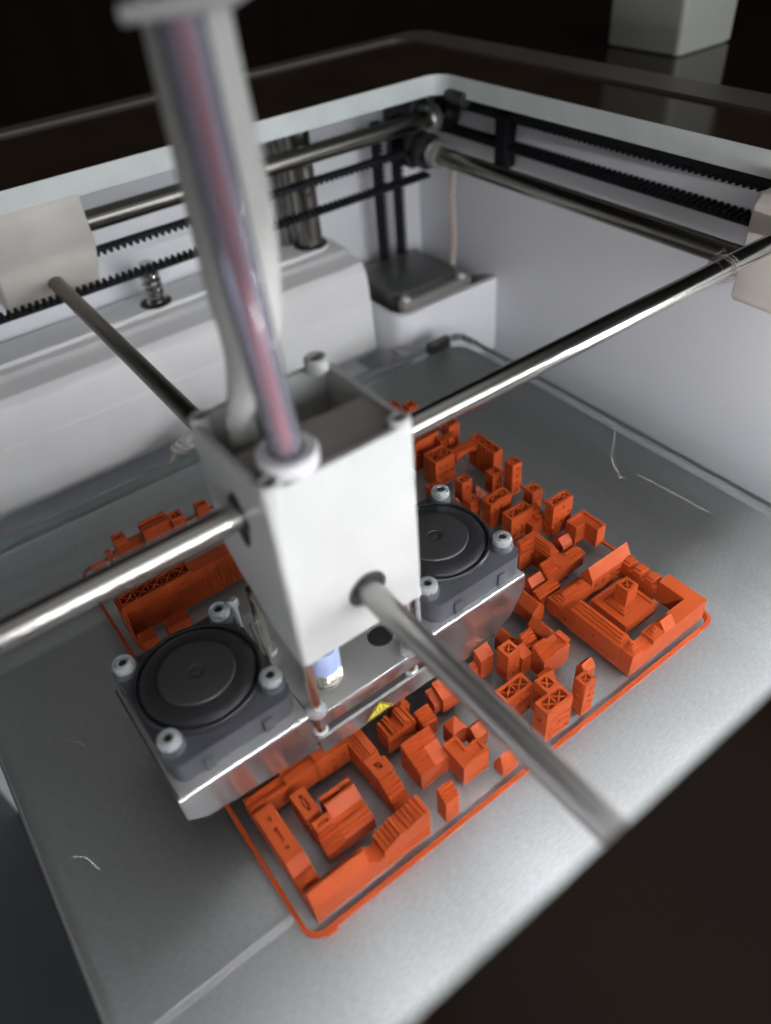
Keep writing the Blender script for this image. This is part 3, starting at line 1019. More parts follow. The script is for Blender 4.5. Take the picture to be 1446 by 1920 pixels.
m = MB()
nn = 28
ins = []
for w_ in (0.0, 1.15):
    ins.append(rrect(12.9 + w_, 164.5 - w_, 67.4 + w_, 222.6 - w_, 4.5 - w_ * 0.8, 6))
vs = [(x, y, 0.85) for x, y in ins[0]] + [(x, y, 0.85) for x, y in ins[1]] + [(x, y, 0.06) for x, y in ins[1]] + [(x, y, 0.06) for x, y in ins[0]]
fs = []
for a, b2 in ((0, 1), (1, 2), (2, 3), (3, 0)):
    for i in range(nn):
        j = (i + 1) % nn
        fs.append((a * nn + i, a * nn + j, b2 * nn + j, b2 * nn + i))
# the extruded line wavers slightly, as laid plastic does
vs = [(x + 0.10 * math.sin(y * 0.21 + x * 0.13), y + 0.10 * math.sin(x * 0.19 + 1.3), z) for x, y, z in vs]
m.add(vs, fs)
m.tube([(16.5, 67.2, 0.45), (18.5, 66.9, 0.5), (20, 67.1, 0.45)], 0.55, 6)
m.tube([(164.6, 74, 0.4), (161, 69, 0.4), (158, 67.8, 0.4)], 0.4, 6)
tag(m.build("skirt_line", ORANGE, smooth=30), "thin orange printed outline lying on the glass around the model city", "printed outline")

# ================================================================== MODEL CITY
CITY = "orange printed model houses on the glass bed"


class House:
    def __init__(s, name, label, at):
        s.root = empty(name, (at[0], at[1], 0), label, "model building", CITY)
        s.w, s.r, s.i = MB(), MB(), MB()

    def done(s):
        if s.w.f: s.w.build("walls", ORANGE, s.root, smooth=0)
        if s.r.f: s.r.build("roof", ORANGE, s.root, smooth=0)
        if s.i.f: s.i.build("infill", ORANGE, s.root, smooth=0)


Z0 = 0.05


def wallbox(m, x0, x1, y0, y1, z, win='', z0=Z0, pitch=3.6, rows=3.3, top=True):
    """box whose west and south faces carry recessed windows"""
    def holes(L, H0):
        hs = []
        nc = max(1, int(round(L / pitch)))
        nr = max(1, int((H0 - 1.2) / rows))
        for c in range(nc):
            for r_ in range(nr):
                if random.random() < 0.18: continue
                u = (c + 0.5) * L / nc + random.uniform(-.1, .1)
                v = 1.6 + r_ * rows + random.uniform(-.15, .15)
                if v + 1.2 > H0 - 0.3: continue
                hs.append((u - 0.6, u + 0.6, v, v + 1.15))
        return hs
    def face(org, u, n_, L, H0, hs):
        us = sorted({0.0, L} | {h[0] for h in hs} | {h[1] for h in hs})
        vs_ = sorted({0.0, H0} | {h[2] for h in hs} | {h[3] for h in hs})
        org, u, n_ = Vector(org), Vector(u), Vector(n_)
        up = Vector((0, 0, 1))
        pt = lambda a, b_, d=0: org + u * a + up * b_ - n_ * d
        D = 0.55
        for a0, a1 in zip(us[:-1], us[1:]):
            for b0, b1 in zip(vs_[:-1], vs_[1:]):
                ca, cb = (a0 + a1) / 2, (b0 + b1) / 2
                inside = any(h[0] <= ca <= h[1] and h[2] <= cb <= h[3] for h in hs)
                if not inside:
                    m.add([pt(a0, b0), pt(a1, b0), pt(a1, b1), pt(a0, b1)], [(0, 1, 2, 3)])
        for h in hs:
            a0, a1, b0, b1 = h
            q = [pt(a0, b0), pt(a1, b0), pt(a1, b1), pt(a0, b1), pt(a0, b0, D), pt(a1, b0, D), pt(a1, b1, D), pt(a0, b1, D)]
            m.add(q, [(4, 5, 6, 7), (0, 1, 5, 4), (1, 2, 6, 5), (2, 3, 7, 6), (3, 0, 4, 7)])
    H0 = z - z0
    hs = holes(x1 - x0, H0) if 'S' in win else []
    face((x0, y0, z0), (1, 0, 0), (0, -1, 0), x1 - x0, H0, hs)
    hs = holes(y1 - y0, H0) if 'W' in win else []
    face((x0, y1, z0), (0, -1, 0), (-1, 0, 0), y1 - y0, H0, hs)
    m.add([(x1, y0, z0), (x1, y1, z0), (x1, y1, z), (x1, y0, z)], [(0, 1, 2, 3)])
    m.add([(x1, y1, z0), (x0, y1, z0), (x0, y1, z), (x1, y1, z)], [(0, 1, 2, 3)])
    if top:
        m.add([(x0, y0, z), (x1, y0, z), (x1, y1, z), (x0, y1, z)], [(0, 1, 2, 3)])
    m.add([(x0, y0, z0), (x1, y0, z0), (x1, y1, z0), (x0, y1, z0)], [(3, 2, 1, 0)])


def stair(p0, z0, p1, z1, n, over=0.0):
    """profile points climbing from (p0,z0) to (p1,z1) in n steps; 'over' gives each step a small nose"""
    pts = [(p0, z0)]
    for i in range(n):
        a = p0 + (p1 - p0) * i / n
        b_ = p0 + (p1 - p0) * (i + 1) / n
        z = z0 + (z1 - z0) * (i + 1) / n
        pts.append((a, z + over))
        pts.append((b_, z))
    return pts


def beam(m, a, b_, z0, z1, wd=0.34):
    (xa, ya), (xb, yb) = a, b_
    L = math.hypot(xb - xa, yb - ya)
    nx, ny = -(yb - ya) / L * wd / 2, (xb - xa) / L * wd / 2
    q = [(xa + nx, ya + ny), (xa - nx, ya - ny), (xb - nx, yb - ny), (xb + nx, yb + ny)]
    m.add([(x, y, z0) for x, y in q] + [(x, y, z1) for x, y in q],
          [(0, 3, 2, 1)[::-1], (4, 5, 6, 7)[::-1], (0, 1, 5, 4)[::-1], (1, 2, 6, 5)[::-1], (2, 3, 7, 6)[::-1], (3, 0, 4, 7)[::-1]])


def hollow(h, x0, x1, y0, y1, z, win='WS', cells=(1, 1), t=0.75, depth=6):
    """unfinished block: open top showing crossed infill"""
    wallbox(h.w, x0, x1, y0, y1, z, win, top=False)
    # wall thickness: inner faces and top lip
    a0, a1, b0, b1 = x0 + t, x1 - t, y0 + t, y1 - t
    zb = z - depth
    h.w.add([(x0, y0, z), (x1, y0, z), (x1, y1, z), (x0, y1, z), (a0, b0, z), (a1, b0, z), (a1, b1, z), (a0, b1, z),
             (a0, b0, zb), (a1, b0, zb), (a1, b1, zb), (a0, b1, zb)],
            [(0, 1, 5, 4), (1, 2, 6, 5), (2, 3, 7, 6), (3, 0, 4, 7), (4, 5, 9, 8), (5, 6, 10, 9), (6, 7, 11, 10), (7, 4, 8, 11), (8, 9, 10, 11)])
    nx, ny = cells
    for i in range(nx):
        for j in range(ny):
            u0, u1 = a0 + (a1 - a0) * i / nx, a0 + (a1 - a0) * (i + 1) / nx
            v0, v1 = b0 + (b1 - b0) * j / ny, b0 + (b1 - b0) * (j + 1) / ny
            beam(h.i, (u0, v0), (u1, v1), zb + .02, z - 0.30, 0.36)
            beam(h.i, (u0, v1), (u1, v0), zb + .04, z - 0.36, 0.36)
            if i: beam(h.i, (u0, v0), (u0, v1), zb + .06, z - 0.40, 0.3)
    if z > 7:                       # proud floor lines left by the printing
        zz_ = Z0 + 1.05
        while zz_ < z - 1.6:
            h.w.box(x0 - .13, x1 + .1, y0 - .16, y0 - .003, zz_, zz_ + .38)
            h.w.box(x0 - .16, x0 - .003, y0, y1, zz_, zz_ + .38)
            zz_ += 3.3
    # solid corners where the filament bunches up
    for cx, cy, sx, sy in ((a0, b0, 1, 1), (a1, b0, -1, 1), (a1, b1, -1, -1), (a0, b1, 1, -1)):
        q = 0.16 * min(a1 - a0, b1 - b0)
        h.i.prism('z', zb + .01, z - 0.12, [(cx - sx * .1, cy - sy * .1), (cx + sx * q * 1.5, cy - sy * .1), (cx - sx * .1, cy + sy * q * 1.5)])


def solid(h, x0, x1, y0, y1, z, win='', z0=Z0):
    wallbox(h.w, x0, x1, y0, y1, z, win, z0)


def stack(h, x0, x1, y0, y1, z, n=3, inset=0.8, dz=0.75, sides='WESN', hole=False):
    for k in range(n):
        i = inset * (k + 1)
        a0 = x0 + (i if 'W' in sides else 0.05)
        a1 = x1 - (i if 'E' in sides else 0.05)
        b0 = y0 + (i if 'S' in sides else 0.05)
        b1 = y1 - (i if 'N' in sides else 0.05)
        if a1 - a0 < .3 or b1 - b0 < .3: break
        h.r.box(a0, a1, b0, b1, z + dz * k, z + dz * (k + 1))
        last = (a0, a1, b0, b1, z + dz * (k + 1))
    if hole:
        a0, a1, b0, b1, zt = last
        cx, cy = (a0 + a1) / 2, (b0 + b1) / 2
        q = min(a1 - a0, b1 - b0) * 0.22
        for (u0, u1, v0, v1) in ((a0, a1, b0, cy - q), (a0, a1, cy + q, b1), (a0, cx - q, cy - q, cy + q), (cx + q, a1, cy - q, cy + q)):
            h.r.box(u0, u1, v0, v1, zt, zt + dz)


def gable(h, axis, a0, a1, p0, p1, ze, zr, ridge=0.5, n=0):
    """pitched roof over [a0,a1] along axis; p = across"""
    pm = p0 + (p1 - p0) * ridge
    if n:
        prof = [(p0, ze)] + stair(p0, ze, pm, zr, n)[1:] + stair(p1, ze, pm, zr, n)[::-1][1:]
    else:
        prof = [(p0, ze), (pm, zr), (p1, ze)]
    h.r.prism(axis, a0, a1, prof)


def ridges(h, axis, a0, a1, p0, z0, p1, z1, n, zb, peak=0.45):
    """sloping roof made of n saw-like ridges running along axis"""
    pts = [(p0, zb)]
    for i in range(n):
        a = p0 + (p1 - p0) * i / n
        b_ = p0 + (p1 - p0) * (i + 1) / n
        za = z0 + (z1 - z0) * i / n
        z_ = z0 + (z1 - z0) * (i + 1) / n
        pts += [(a, za), (a + (b_ - a) * 0.12, max(za, z_) + peak), (a + (b_ - a) * 0.62, max(za, z_) + peak * 0.85), (b_ - (b_ - a) * 0.02, z_)]
    pts.append((p1, zb))
    h.r.prism(axis, a0, a1, pts)


#CITY_BEGIN
# ---- front left courtyard
h = House("corner_hall", "long gabled orange hall at the near left corner of the model", (25, 73))
h.w.prism('x', 16.9, 33.0, [(70.7, Z0), (70.7, 8.2), (73.1, 12.6), (75.6, 8.4), (75.6, Z0)])
h.r.box(16.95, 33, 75.0, 75.55, 8.4, 9.0)
h.done()
h = House("low_house", "low orange link with a small step between the long gabled hall and the saw-roofed house", (35, 73))
solid(h, 33.05, 37.2, 70.8, 75.5, 6.6)
h.r.box(33.05, 34.1, 70.85, 75.4, 6.6, 9.0); h.r.box(34.1, 34.9, 70.85, 75.4, 6.6, 7.8); h.r.box(36.5, 37.15, 70.85, 75.4, 6.6, 7.1)
h.done()
h = House("saw_roof_house", "orange house in the front row with many saw-like roof ridges climbing to the right", (44, 73))
solid(h, 37.3, 51.4, 70.7, 76.0, 6.5, '')
ridges(h, 'y', 70.7, 76.0, 37.3, 8.6, 43.2, 11.6, 5, 6.5)
ridges(h, 'y', 70.7, 76.0, 43.2, 10.8, 51.4, 12.6, 6, 6.5)
h.w.box(38, 50.5, 70.45, 70.7, 2.2, 2.6); h.w.box(44, 51, 70.5, 70.7, 4.4, 4.7)
h.done()
h = House("slotted_wing", "orange flat-topped wing with three dark slots along the left edge of the front courtyard", (19.5, 91))
solid(h, 16.9, 22.1, 83.1, 98.6, 8.8, '')
# roof slab built round three real slots
xs = [16.9, 19.0, 19.9, 22.1]
ys = [83.1, 85.6, 86.6, 88.2, 92.4, 94.2, 95.9, 98.6]
for i in range(3):
    for j in range(7):
        if i == 1 and j in (1, 3, 5): continue
        h.r.box(xs[i], xs[i + 1], ys[j], ys[j + 1], 8.8, 9.9)
h.w.prism('x', 16.9, 22.1, [(83.08, Z0), (83.08, 9.9), (80.3, 7.4), (80.3, Z0)])
h.done()
h = House("low_house", "low square-capped orange block in the left row, beside the long gabled corner hall", (19.5, 78))
solid(h, 16.9, 22.0, 75.7, 80.2, 7.2, '')
stack(h, 17.2, 21.9, 75.9, 80, 7.2, 2, 0.7, 0.5, hole=True)
h.done()
h = House("low_house", "lowest orange block at the far left corner of the front courtyard, half under the bracket", (19.5, 100))
solid(h, 16.9, 22.0, 98.7, 101.0, 4.6, 'W')
h.done()
h = House("rear_row", "long orange row closing the far side of the front courtyard, with small windows", (32, 103))
solid(h, 17.0, 28.0, 101.1, 105.6, 7.2, 'S')
h.r.box(17, 28, 101.1, 102.0, 7.2, 8.0); h.r.box(17, 28, 103.2, 104.2, 7.2, 8.6)
solid(h, 28.05, 37, 100.9, 105.6, 8.2, 'S'); h.r.box(28.05, 37, 101.0, 103.4, 8.2, 8.9)
solid(h, 37.05, 47.0, 100.6, 105.6, 9.0, 'S'); h.r.box(37.05, 41, 100.65, 104, 9.0, 9.7)
h.done()
h = House("terraced_house", "orange house with long roof strips, far end of the right row of the front courtyard", (49.5, 98))
solid(h, 47.1, 52.2, 93.4, 103.5, 8.4, 'W')
h.r.box(47.9, 52.1, 93.5, 103.4, 8.4, 8.9); h.r.box(48.7, 52.0, 93.5, 103.4, 8.9, 9.5); h.r.box(49.6, 51.9, 93.5, 103.4, 9.5, 10.1)
h.done()
h = House("terraced_house", "orange house with one small dark triangular roof opening, middle of the courtyard's right row", (49.5, 90))
solid(h, 47.1, 51.6, 86.2, 93.3, 8.2, 'W')
xs = [47.1, 48.6, 50.3, 51.6]; ys = [86.2, 88.8, 90.9, 93.3]
for i in range(3):
    for j in range(3):
        if (i, j) == (1, 1): continue
        h.r.box(xs[i], xs[i + 1], ys[j], ys[j + 1], 8.2, 9.5)
beam(h.i, (48.6, 88.8), (50.3, 90.9), 8.3, 9.2, .4)
h.r.box(50.6, 52.6, 87, 91.5, 7.4, 9.0); h.r.box(47.15, 50.9, 86.25, 87.1, 9.5, 9.9)
h.done()
h = House("terraced_house", "orange house whose roof steps down towards the front, beside the saw-roofed house", (49.5, 82))
h.w.prism('x', 47.0, 51.9, [(79.3, Z0)] + stair(79.3, 4.3, 85.9, 9.2, 6, 0.15) + [(85.9, Z0)])
h.r.box(46.6, 52.4, 77.2, 78.4, Z0, 5.2)
h.done()
h = House("inner_tower", "small orange tower with a dark roof opening, far left of the courtyard's inner building", (29, 93))
hollow(h, 26.8, 31.2, 90.0, 98.0, 8.3, 'W', (1, 1), 1.5, 3)
solid(h, 26.7, 31.2, 87.6, 89.95, 6.4, '')
h.r.prism('x', 26.7, 31.2, [(88.6, 6.4), (89.95, 7.6), (89.95, 6.4)])
h.done()
h = House("inner_tower", "orange tower with a dark roof opening and steps down in front, inside the front courtyard", (29, 84))
hollow(h, 27.0, 32.0, 84.2, 87.5, 10.2, 'W', (1, 1), 1.1, 3)
h.w.prism('x', 26.8, 32.2, [(80.7, Z0)] + stair(80.7, 3.3, 84.15, 9.0, 5, 0.1) + [(84.15, Z0)])
h.done()
h = House("inner_hall", "broad orange hall with a pitched roof and a thin upright fin, inside the front courtyard", (37, 86))
h.w.prism('x', 32.3, 41.4, [(80.8, Z0), (80.8, 5.2), (81.9, 5.5), (81.9, 6.1), (82.9, 6.2), (82.9, 6.8), (84.3, 6.9), (84.4, 6.2), (85.3, 6.2), (85.9, 8.0),
                            (89.2, 9.9), (90.0, 9.6), (90.2, 6.0), (91.4, 6.0), (91.4, 9.4), (92.2, 9.4), (92.2, Z0)])
h.done()

# ---- houses between the courtyard and the bracket
h = House("ridged_house", "orange house with upright cross ridges and a dark roof gap, beside the yellow warning label", (61.5, 98))
solid(h, 56.7, 66.4, 95.3, 100.8, 7.0, 'S')
for x0, x1, zt in ((56.9, 57.7, 8.4), (58.4, 59.2, 8.9), (59.2, 60.0, 9.6), (62.2, 62.9, 9.4), (62.9, 63.8, 10.0), (63.8, 64.6, 9.0), (65.0, 65.7, 8.7)):
    h.r.box(x0, x1, 95.35, 100.7, 7.0, zt)
h.w.box(57, 66, 95.05, 95.3, 4.6, 5.1); h.w.box(57, 66, 95.1, 95.3, 2.2, 2.6)
h.done()
h = House("gabled_house", "small orange gabled house just beyond the cross-ridged house by the warning label", (66, 102))
solid(h, 63.6, 68.4, 101.0, 105.5, 7.0); gable(h, 'y', 101.0, 105.5, 63.6, 68.4, 7.0, 9.5, n=0)
h.done()
h = House("stepped_house", "small orange stepped block between the cross-ridged house and the hip-roofed house", (69.5, 95))
h.w.prism('x', 66.9, 71.6, [(92.3, Z0)] + stair(92.3, 6.0, 96.8, 8.8, 5, 0.12) + [(96.8, Z0)])
h.done()
h = House("hip_roof_house", "small orange cube with a pointed hip roof between the stepped block and the rod", (73.5, 87))
solid(h, 71.2, 75.8, 85.0, 89.4, 7.6)
h.r.add([(71.2, 85, 7.6), (75.8, 85, 7.6), (75.8, 89.4, 7.6), (71.2, 89.4, 7.6), (73.6, 88.0, 10.6), (73.6, 87.6, 10.6)],
        [(0, 1, 5), (1, 2, 4, 5), (2, 3, 4), (3, 0, 5, 4)])
h.done()
h = House("low_gabled_house", "low orange house half hidden under the front to back rod, next to the hip-roofed cube", (78, 83))
solid(h, 75.9, 80.2, 80.8, 85.4, 5.6); gable(h, 'x', 75.9, 80.2, 80.8, 85.4, 5.6, 8.4, 0.6)
h.done()
h = House("leaning_slab", "orange sloping slab house behind the front to back rod, right of the warning label", (79, 98))
h.w.prism('x', 76.6, 83.5, [(95.8, Z0), (95.8, 6.2), (100.8, 9.4), (100.8, Z0)])
h.r.prism('x', 74.4, 76.5, [(97.0, Z0), (97.0, 4.0), (101, 7.2), (101, Z0)])
h.done()
h = House("stepped_house", "large orange block with a half stepped, half smooth roof, behind the small free-standing house", (61.5, 86))
h.w.prism('x', 57.0, 62.0, [(81.3, Z0)] + stair(81.3, 7.0, 86.0, 9.4, 5, 0.15) + stair(86.0, 8.9, 90.0, 11.4, 4, 0.15)[1:] + [(90.0, Z0)])
h.w.prism('x', 62.05, 66.4, [(81.4, Z0), (81.4, 7.1), (86.4, 9.4), (86.4, 9.9)] + stair(86.4, 9.7, 89.9, 11.2, 3, 0.1)[1:] + [(89.9, Z0)])
h.w.box(58, 65, 81.1, 81.3, 1.0, 1.5)
h.done()
h = House("l_shaped_house", "orange L-shaped house with a sunken L-shaped roof groove, behind the front rod", (70, 80))
zz = 9.2
for (x0, x1, y0, y1) in ((66.5, 75.3, 75.3, 79.8), (66.5, 71.0, 79.8, 84.0)):
    solid(h, x0, x1, y0, y1, zz - 0.9)
rim_ = [((66.5, 75.3, 75.3, 76.2)), ((66.5, 67.4, 76.2, 84.0)), ((74.4, 75.3, 76.2, 79.8)), ((70.2, 74.4, 79.0, 79.8)), ((70.2, 71.0, 79.8, 84.0)), ((67.4, 70.2, 83.2, 84.0))]
for q in rim_: h.r.box(*q, zz - 0.9, zz)
h.w.box(68, 74.5, 75.1, 75.3, 1.0, 1.5)
h.done()
h = House("free_standing_house", "small narrow orange house standing alone at the front between skirt and city", (58.5, 72))
h.w.prism('x', 56.3, 60.7, [(70.4, Z0)] + stair(70.4, 9.0, 74.0, 12.4, 4, 0.1) + [(74.0, Z0)])
h.w.box(58.4, 59.8, 70.2, 70.4, 4.8, 5.4)
h.done()
h = House("wedge_house", "low orange wedge-roofed house tucked under the front rod beside the skirt line", (78.5, 72))
solid(h, 76.2, 81.4, 70.4, 74.2, 3.2)
h.r.prism('x', 77.0, 81.4, [(70.4, 3.2), (72.8, 6.9), (74.2, 3.2)])
h.r.add([(76.2, 70.4, 3.2), (77.0, 72.8, 6.9), (76.2, 74.2, 3.2), (77.0, 70.4, 3.2), (77.0, 74.2, 3.2)], [(0, 3, 1), (1, 4, 2), (0, 1, 2)])
h.done()

# ---- towers right of the front rod
h = House("open_tower", "notched orange tower with an open zigzag top in the front row", (96.5, 74))
hollow(h, 91.9, 101.4, 70.7, 75.6, 14.3, 'WS', (2, 1), 0.8, 5)
hollow(h, 96.8, 101.4, 75.65, 80.6, 14.3, 'W', (1, 1), 0.8, 5)
h.done()
h = House("open_tower", "orange block with an open roof of crossed bars, directly left of the notched tower", (92, 83))
hollow(h, 87.2, 97.2, 81.2, 86.2, 12.0, 'S', (2, 1), 0.8, 5)
h.done()
h = House("open_tower", "slim orange tower with a single roof cross, at the right end of the front row", (108, 72))
hollow(h, 105.9, 110.2, 70.3, 74.2, 14.6, 'WS', (1, 1), 0.8, 4)
h.done()
h = House("gabled_house", "slim orange gabled house directly behind the slim single-cross tower", (112.5, 76))
solid(h, 110.4, 114.6, 74.4, 77.6, 12.6, 'S'); gable(h, 'x', 110.4, 114.6, 74.4, 77.6, 12.6, 14.8)
h.done()
h = House("open_tower", "orange tower with one roof cross and a slanted annex, under the right bracket corner", (100, 94))
hollow(h, 97.9, 102.7, 91.9, 96.6, 12.2, 'S', (1, 1), 0.9, 4)
h.w.prism('x', 102.75, 106.6, [(90.8, Z0), (90.8, 8.0), (94.6, 9.6), (94.6, Z0)])
h.done()
h = House("notched_house", "large orange house with terraced roof halves and a notch, left of the square courtyard block", (112.5, 88))
h.w.prism('x', 106.7, 111.3, [(85.9, Z0)] + stair(85.9, 7.8, 91.0, 11.4, 6, 0.12) + [(91.0, Z0)])
h.w.prism('x', 111.35, 117.2, [(85.9, Z0), (85.9, 8.0)] + stair(86.2, 8.2, 89.0, 9.8, 3, 0.1) + [(90.6, 10.4), (90.6, Z0)])
h.r.box(115.4, 117.2, 86.0, 90.4, 9.9, 11.0)
h.done()
h = House("stepped_house", "small orange house with a terraced roof between the annex tower and the gabled halls", (107.5, 94))
h.w.prism('x', 106.8, 111.2, [(92.5, Z0)] + stair(92.5, 7.4, 96.6, 10.8, 5, 0.12) + [(96.6, Z0)])
h.done()
h = House("gabled_house", "orange house with its gable end forward, between two stepped houses and the large gabled hall", (116.5, 97))
solid(h, 113.8, 118.2, 92.9, 100.0, 6.8, ''); gable(h, 'y', 92.9, 100.0, 113.8, 118.2, 6.8, 9.4)
h.done()
h = House("gabled_hall", "larger orange gabled hall reaching under the right corner of the bracket", (121, 107))
solid(h, 118.6, 123.8, 102.4, 114.0, 5.6, 'W'); gable(h, 'y', 102.4, 114.0, 118.6, 123.8, 5.6, 8.8)
h.done()
h = House("low_house", "low orange cube in the shade directly behind the notched zigzag tower", (105.5, 84))
h.w.prism('x', 102.9, 107.6, [(81.6, Z0), (81.6, 5.2), (83.4, 7.2), (85.4, 6.0), (85.4, Z0)])
h.done()
h = House("slab_house", "orange slab-like house with a sloping roof seen past the lower edge of the bracket", (97, 101))
h.w.prism('x', 92.6, 97.6, [(97.4, Z0), (97.4, 9.0), (100.8, 11.0), (100.8, Z0)])
h.r.prism('x', 90.6, 92.5, [(98.5, Z0), (98.5, 5.0), (100.6, 6.2), (100.6, Z0)])
h.done()
h = House("gabled_house", "small orange gabled house seen just beyond the bracket's slanted lower edge", (106, 101))
solid(h, 103.6, 108.2, 99.0, 103.4, 5.6); gable(h, 'y', 99.0, 103.4, 103.6, 108.2, 5.6, 8.2)
h.done()
h = House("low_house", "very small orange hip-roofed block between the one-cross tower and the gabled house", (106.5, 97))
solid(h, 104.2, 108.4, 96.7, 98.9, 5.5); gable(h, 'x', 104.2, 108.4, 96.7, 98.9, 5.5, 7.4)
h.done()

# ---- square courtyard block at the right
h = House("courtyard_wing", "long orange wing with three roof strips and windows, left side of the square courtyard block", (129.5, 85))
solid(h, 126.8, 131.9, 75.7, 94.8, 9.0, 'W')
h.r.box(128.0, 131.8, 76.2, 94.6, 9.0, 9.7); h.r.box(129.0, 131.2, 76.8, 94.3, 9.7, 10.4); h.r.box(129.8, 130.7, 77.2, 94.1, 10.4, 11.1)
h.done()
h = House("corner_house", "orange corner block with a small square cap, nearest corner of the square courtyard block", (129.5, 73))
solid(h, 126.8, 131.6, 70.7, 75.65, 9.3, '')
stack(h, 127.2, 131.5, 71.1, 75.5, 9.3, 3, 0.55, 0.45, hole=True)
h.done()
h = House("low_house", "low orange link right of the nearest corner block of the square courtyard", (134, 73))
solid(h, 131.65, 136.1, 70.7, 75.2, 7.4, '')
h.r.box(131.7, 136.05, 71.6, 75.1, 7.4, 7.8); h.r.box(131.7, 136.05, 72.6, 75.0, 7.8, 8.2)
h.done()
h = House("corner_house", "small square-capped orange block in the front row, beside the little steep gable", (138.7, 72.5))
solid(h, 136.15, 141.2, 70.7, 75.3, 9.3, '')
stack(h, 136.6, 141.1, 71.2, 75.0, 9.3, 3, 0.6, 0.45, hole=True)
h.done()
h = House("steep_gable_house", "little steep orange gable in the front row of the square courtyard block", (143.5, 72.5))
solid(h, 141.25, 146.2, 70.7, 75.3, 8.9, ''); gable(h, 'x', 141.25, 146.2, 70.7, 75.3, 8.9, 12.0, 0.55)
h.done()
h = House("flat_corner_house", "flat-roofed orange L-shaped house at the right corner of the square courtyard block", (157, 74))
L_ = [(146.25, 70.7), (161.4, 70.7), (161.4, 85.0), (156.5, 85.0), (156.5, 75.4), (146.25, 75.4)]
h.w.prism('z', Z0, 8.7, L_)
h.done()
for k, (ya, lab) in enumerate(((85.2, "nearest the flat L-shaped corner house in the square block"), (89.9, "middle of the three between flat corner house and hall"), (94.6, "touching the long gabled hall of the square block"))):
    h = House("bump_house", "small step-capped orange house, " + lab, (157, ya + 2))
    solid(h, 154.9, 159.6, ya, ya + 4.65, 6.4, 'W')
    h.r.box(154.95, 159.5, ya + 0.9, ya + 4.1, 6.4, 8.0); h.r.box(155.8, 158.8, ya + 1.4, ya + 3.7, 8.0, 8.6)
    h.done()
h = House("gabled_hall", "long orange gabled hall along the far side of the square courtyard block", (150, 101))
solid(h, 140.9, 159.2, 98.3, 103.3, 8.2, 'S'); gable(h, 'x', 140.9, 159.2, 98.3, 103.3, 8.2, 12.6, 0.5)
h.done()
h = House("terraced_house", "low orange house with stepped strips and tiny cap, left of the long gabled hall", (134, 101))
solid(h, 127.0, 140.8, 98.3, 104.2, 6.0, 'W')
solid(h, 127.0, 131.8, 95.0, 98.25, 6.0, 'W')
h.r.box(128.0, 140.7, 98.6, 103.4, 6.0, 6.6); h.r.box(128.9, 138.5, 99.2, 102.6, 6.6, 7.2); h.r.box(129.8, 136.0, 99.8, 101.8, 7.2, 7.8)
stack(h, 136.2, 140.6, 99.2, 103, 6.6, 3, 0.5, 0.5, hole=True)
h.done()
h = House("courtyard_tower", "orange tower on a square stepped plinth in the middle of the square courtyard", (144, 88))
solid(h, 137.6, 152.2, 81.2, 95.6, 4.0, '')
for q in ((137.6, 152.2, 81.2, 82.4), (137.6, 138.8, 82.4, 95.6), (151.0, 152.2, 82.4, 95.6), (138.8, 151.0, 94.4, 95.6)):
    h.r.box(*q, 4.0, 4.6)
h.r.box(138.8, 150.5, 82.4, 94.4, 4.0, 4.35)
h.r.box(140.3, 148.2, 84.4, 92.2, 4.35, 5.4)
h.r.box(141.0, 147.6, 85.1, 91.5, 5.4, 5.9)
hollow(h, 142.2, 146.9, 86.0, 90.6, 13.2, 'W', (1, 1), 0.8, 3)
h.done()

# ---- behind the square block
h = House("l_shaped_house", "orange L-shaped house with a sunken roof, just beyond the long gabled hall", (160, 118))
zz = 8.3
for (x0, x1, y0, y1) in ((155.6, 160.2, 118.6, 123.4), (160.2, 164.2, 113.2, 123.4)):
    solid(h, x0, x1, y0, y1, zz - 0.8)
for q in ((155.6, 160.2, 118.6, 119.4), (155.6, 156.4, 119.4, 122.6), (155.6, 164.2, 122.6, 123.4), (163.4, 164.2, 113.2, 122.6), (160.2, 163.4, 113.2, 114.0), (160.2, 161.0, 114.0, 119.4)):
    h.r.box(*q, zz - 0.8, zz)
h.done()
h = House("low_house", "low dark orange gabled shed between the tall cross-topped block and the L-shaped house", (152, 121))
solid(h, 149.5, 154.2, 118.5, 123.5, 3.0); gable(h, 'x', 149.5, 154.2, 118.5, 123.5, 3.0, 5.2)
h.done()
h = House("terrace_box", "orange box with a four-tier terraced roof between the U-shaped house and the long gabled hall", (146, 113))
solid(h, 141.5, 150.6, 110.2, 115.0, 6.6, ''); stack(h, 141.5, 150.6, 110.2, 115.0, 6.6, 3, 0.65, 0.6)
h.done()
h = House("u_shaped_house", "orange U-shaped house with terraced roofs, right beside the right-hand fan", (136, 118))
solid(h, 131.5, 142.4, 121.4, 126.0, 8.4, 'S'); solid(h, 137.9, 142.4, 109.4, 121.35, 8.4, 'W')
h.r.box(132.3, 142.3, 122.1, 125.9, 8.4, 9.1); h.r.box(133.1, 142.2, 122.8, 125.8, 9.1, 9.8); h.r.box(133.9, 142.1, 123.6, 125.7, 9.8, 10.4)
h.r.box(138.6, 142.3, 114.6, 122.05, 8.4, 9.1); h.r.box(139.4, 142.2, 115.4, 122.75, 9.1, 9.8); h.r.box(140.3, 142.1, 116.2, 123.55, 9.8, 10.4)
h.r.prism('x', 132.4, 137.85, [(109.4, Z0)] + stair(109.4, 6.4, 113.6, 10.2, 5, 0.15) + [(113.6, Z0)])
h.done()
h = House("terraced_house", "low orange house with long roof strips below the U-shaped house", (129, 108))
solid(h, 125.2, 134.6, 105.6, 109.3, 5.0, ''); h.r.box(125.2, 134.5, 106.4, 109.2, 5.0, 5.6); h.r.box(125.2, 134.4, 107.3, 109.1, 5.6, 6.2)
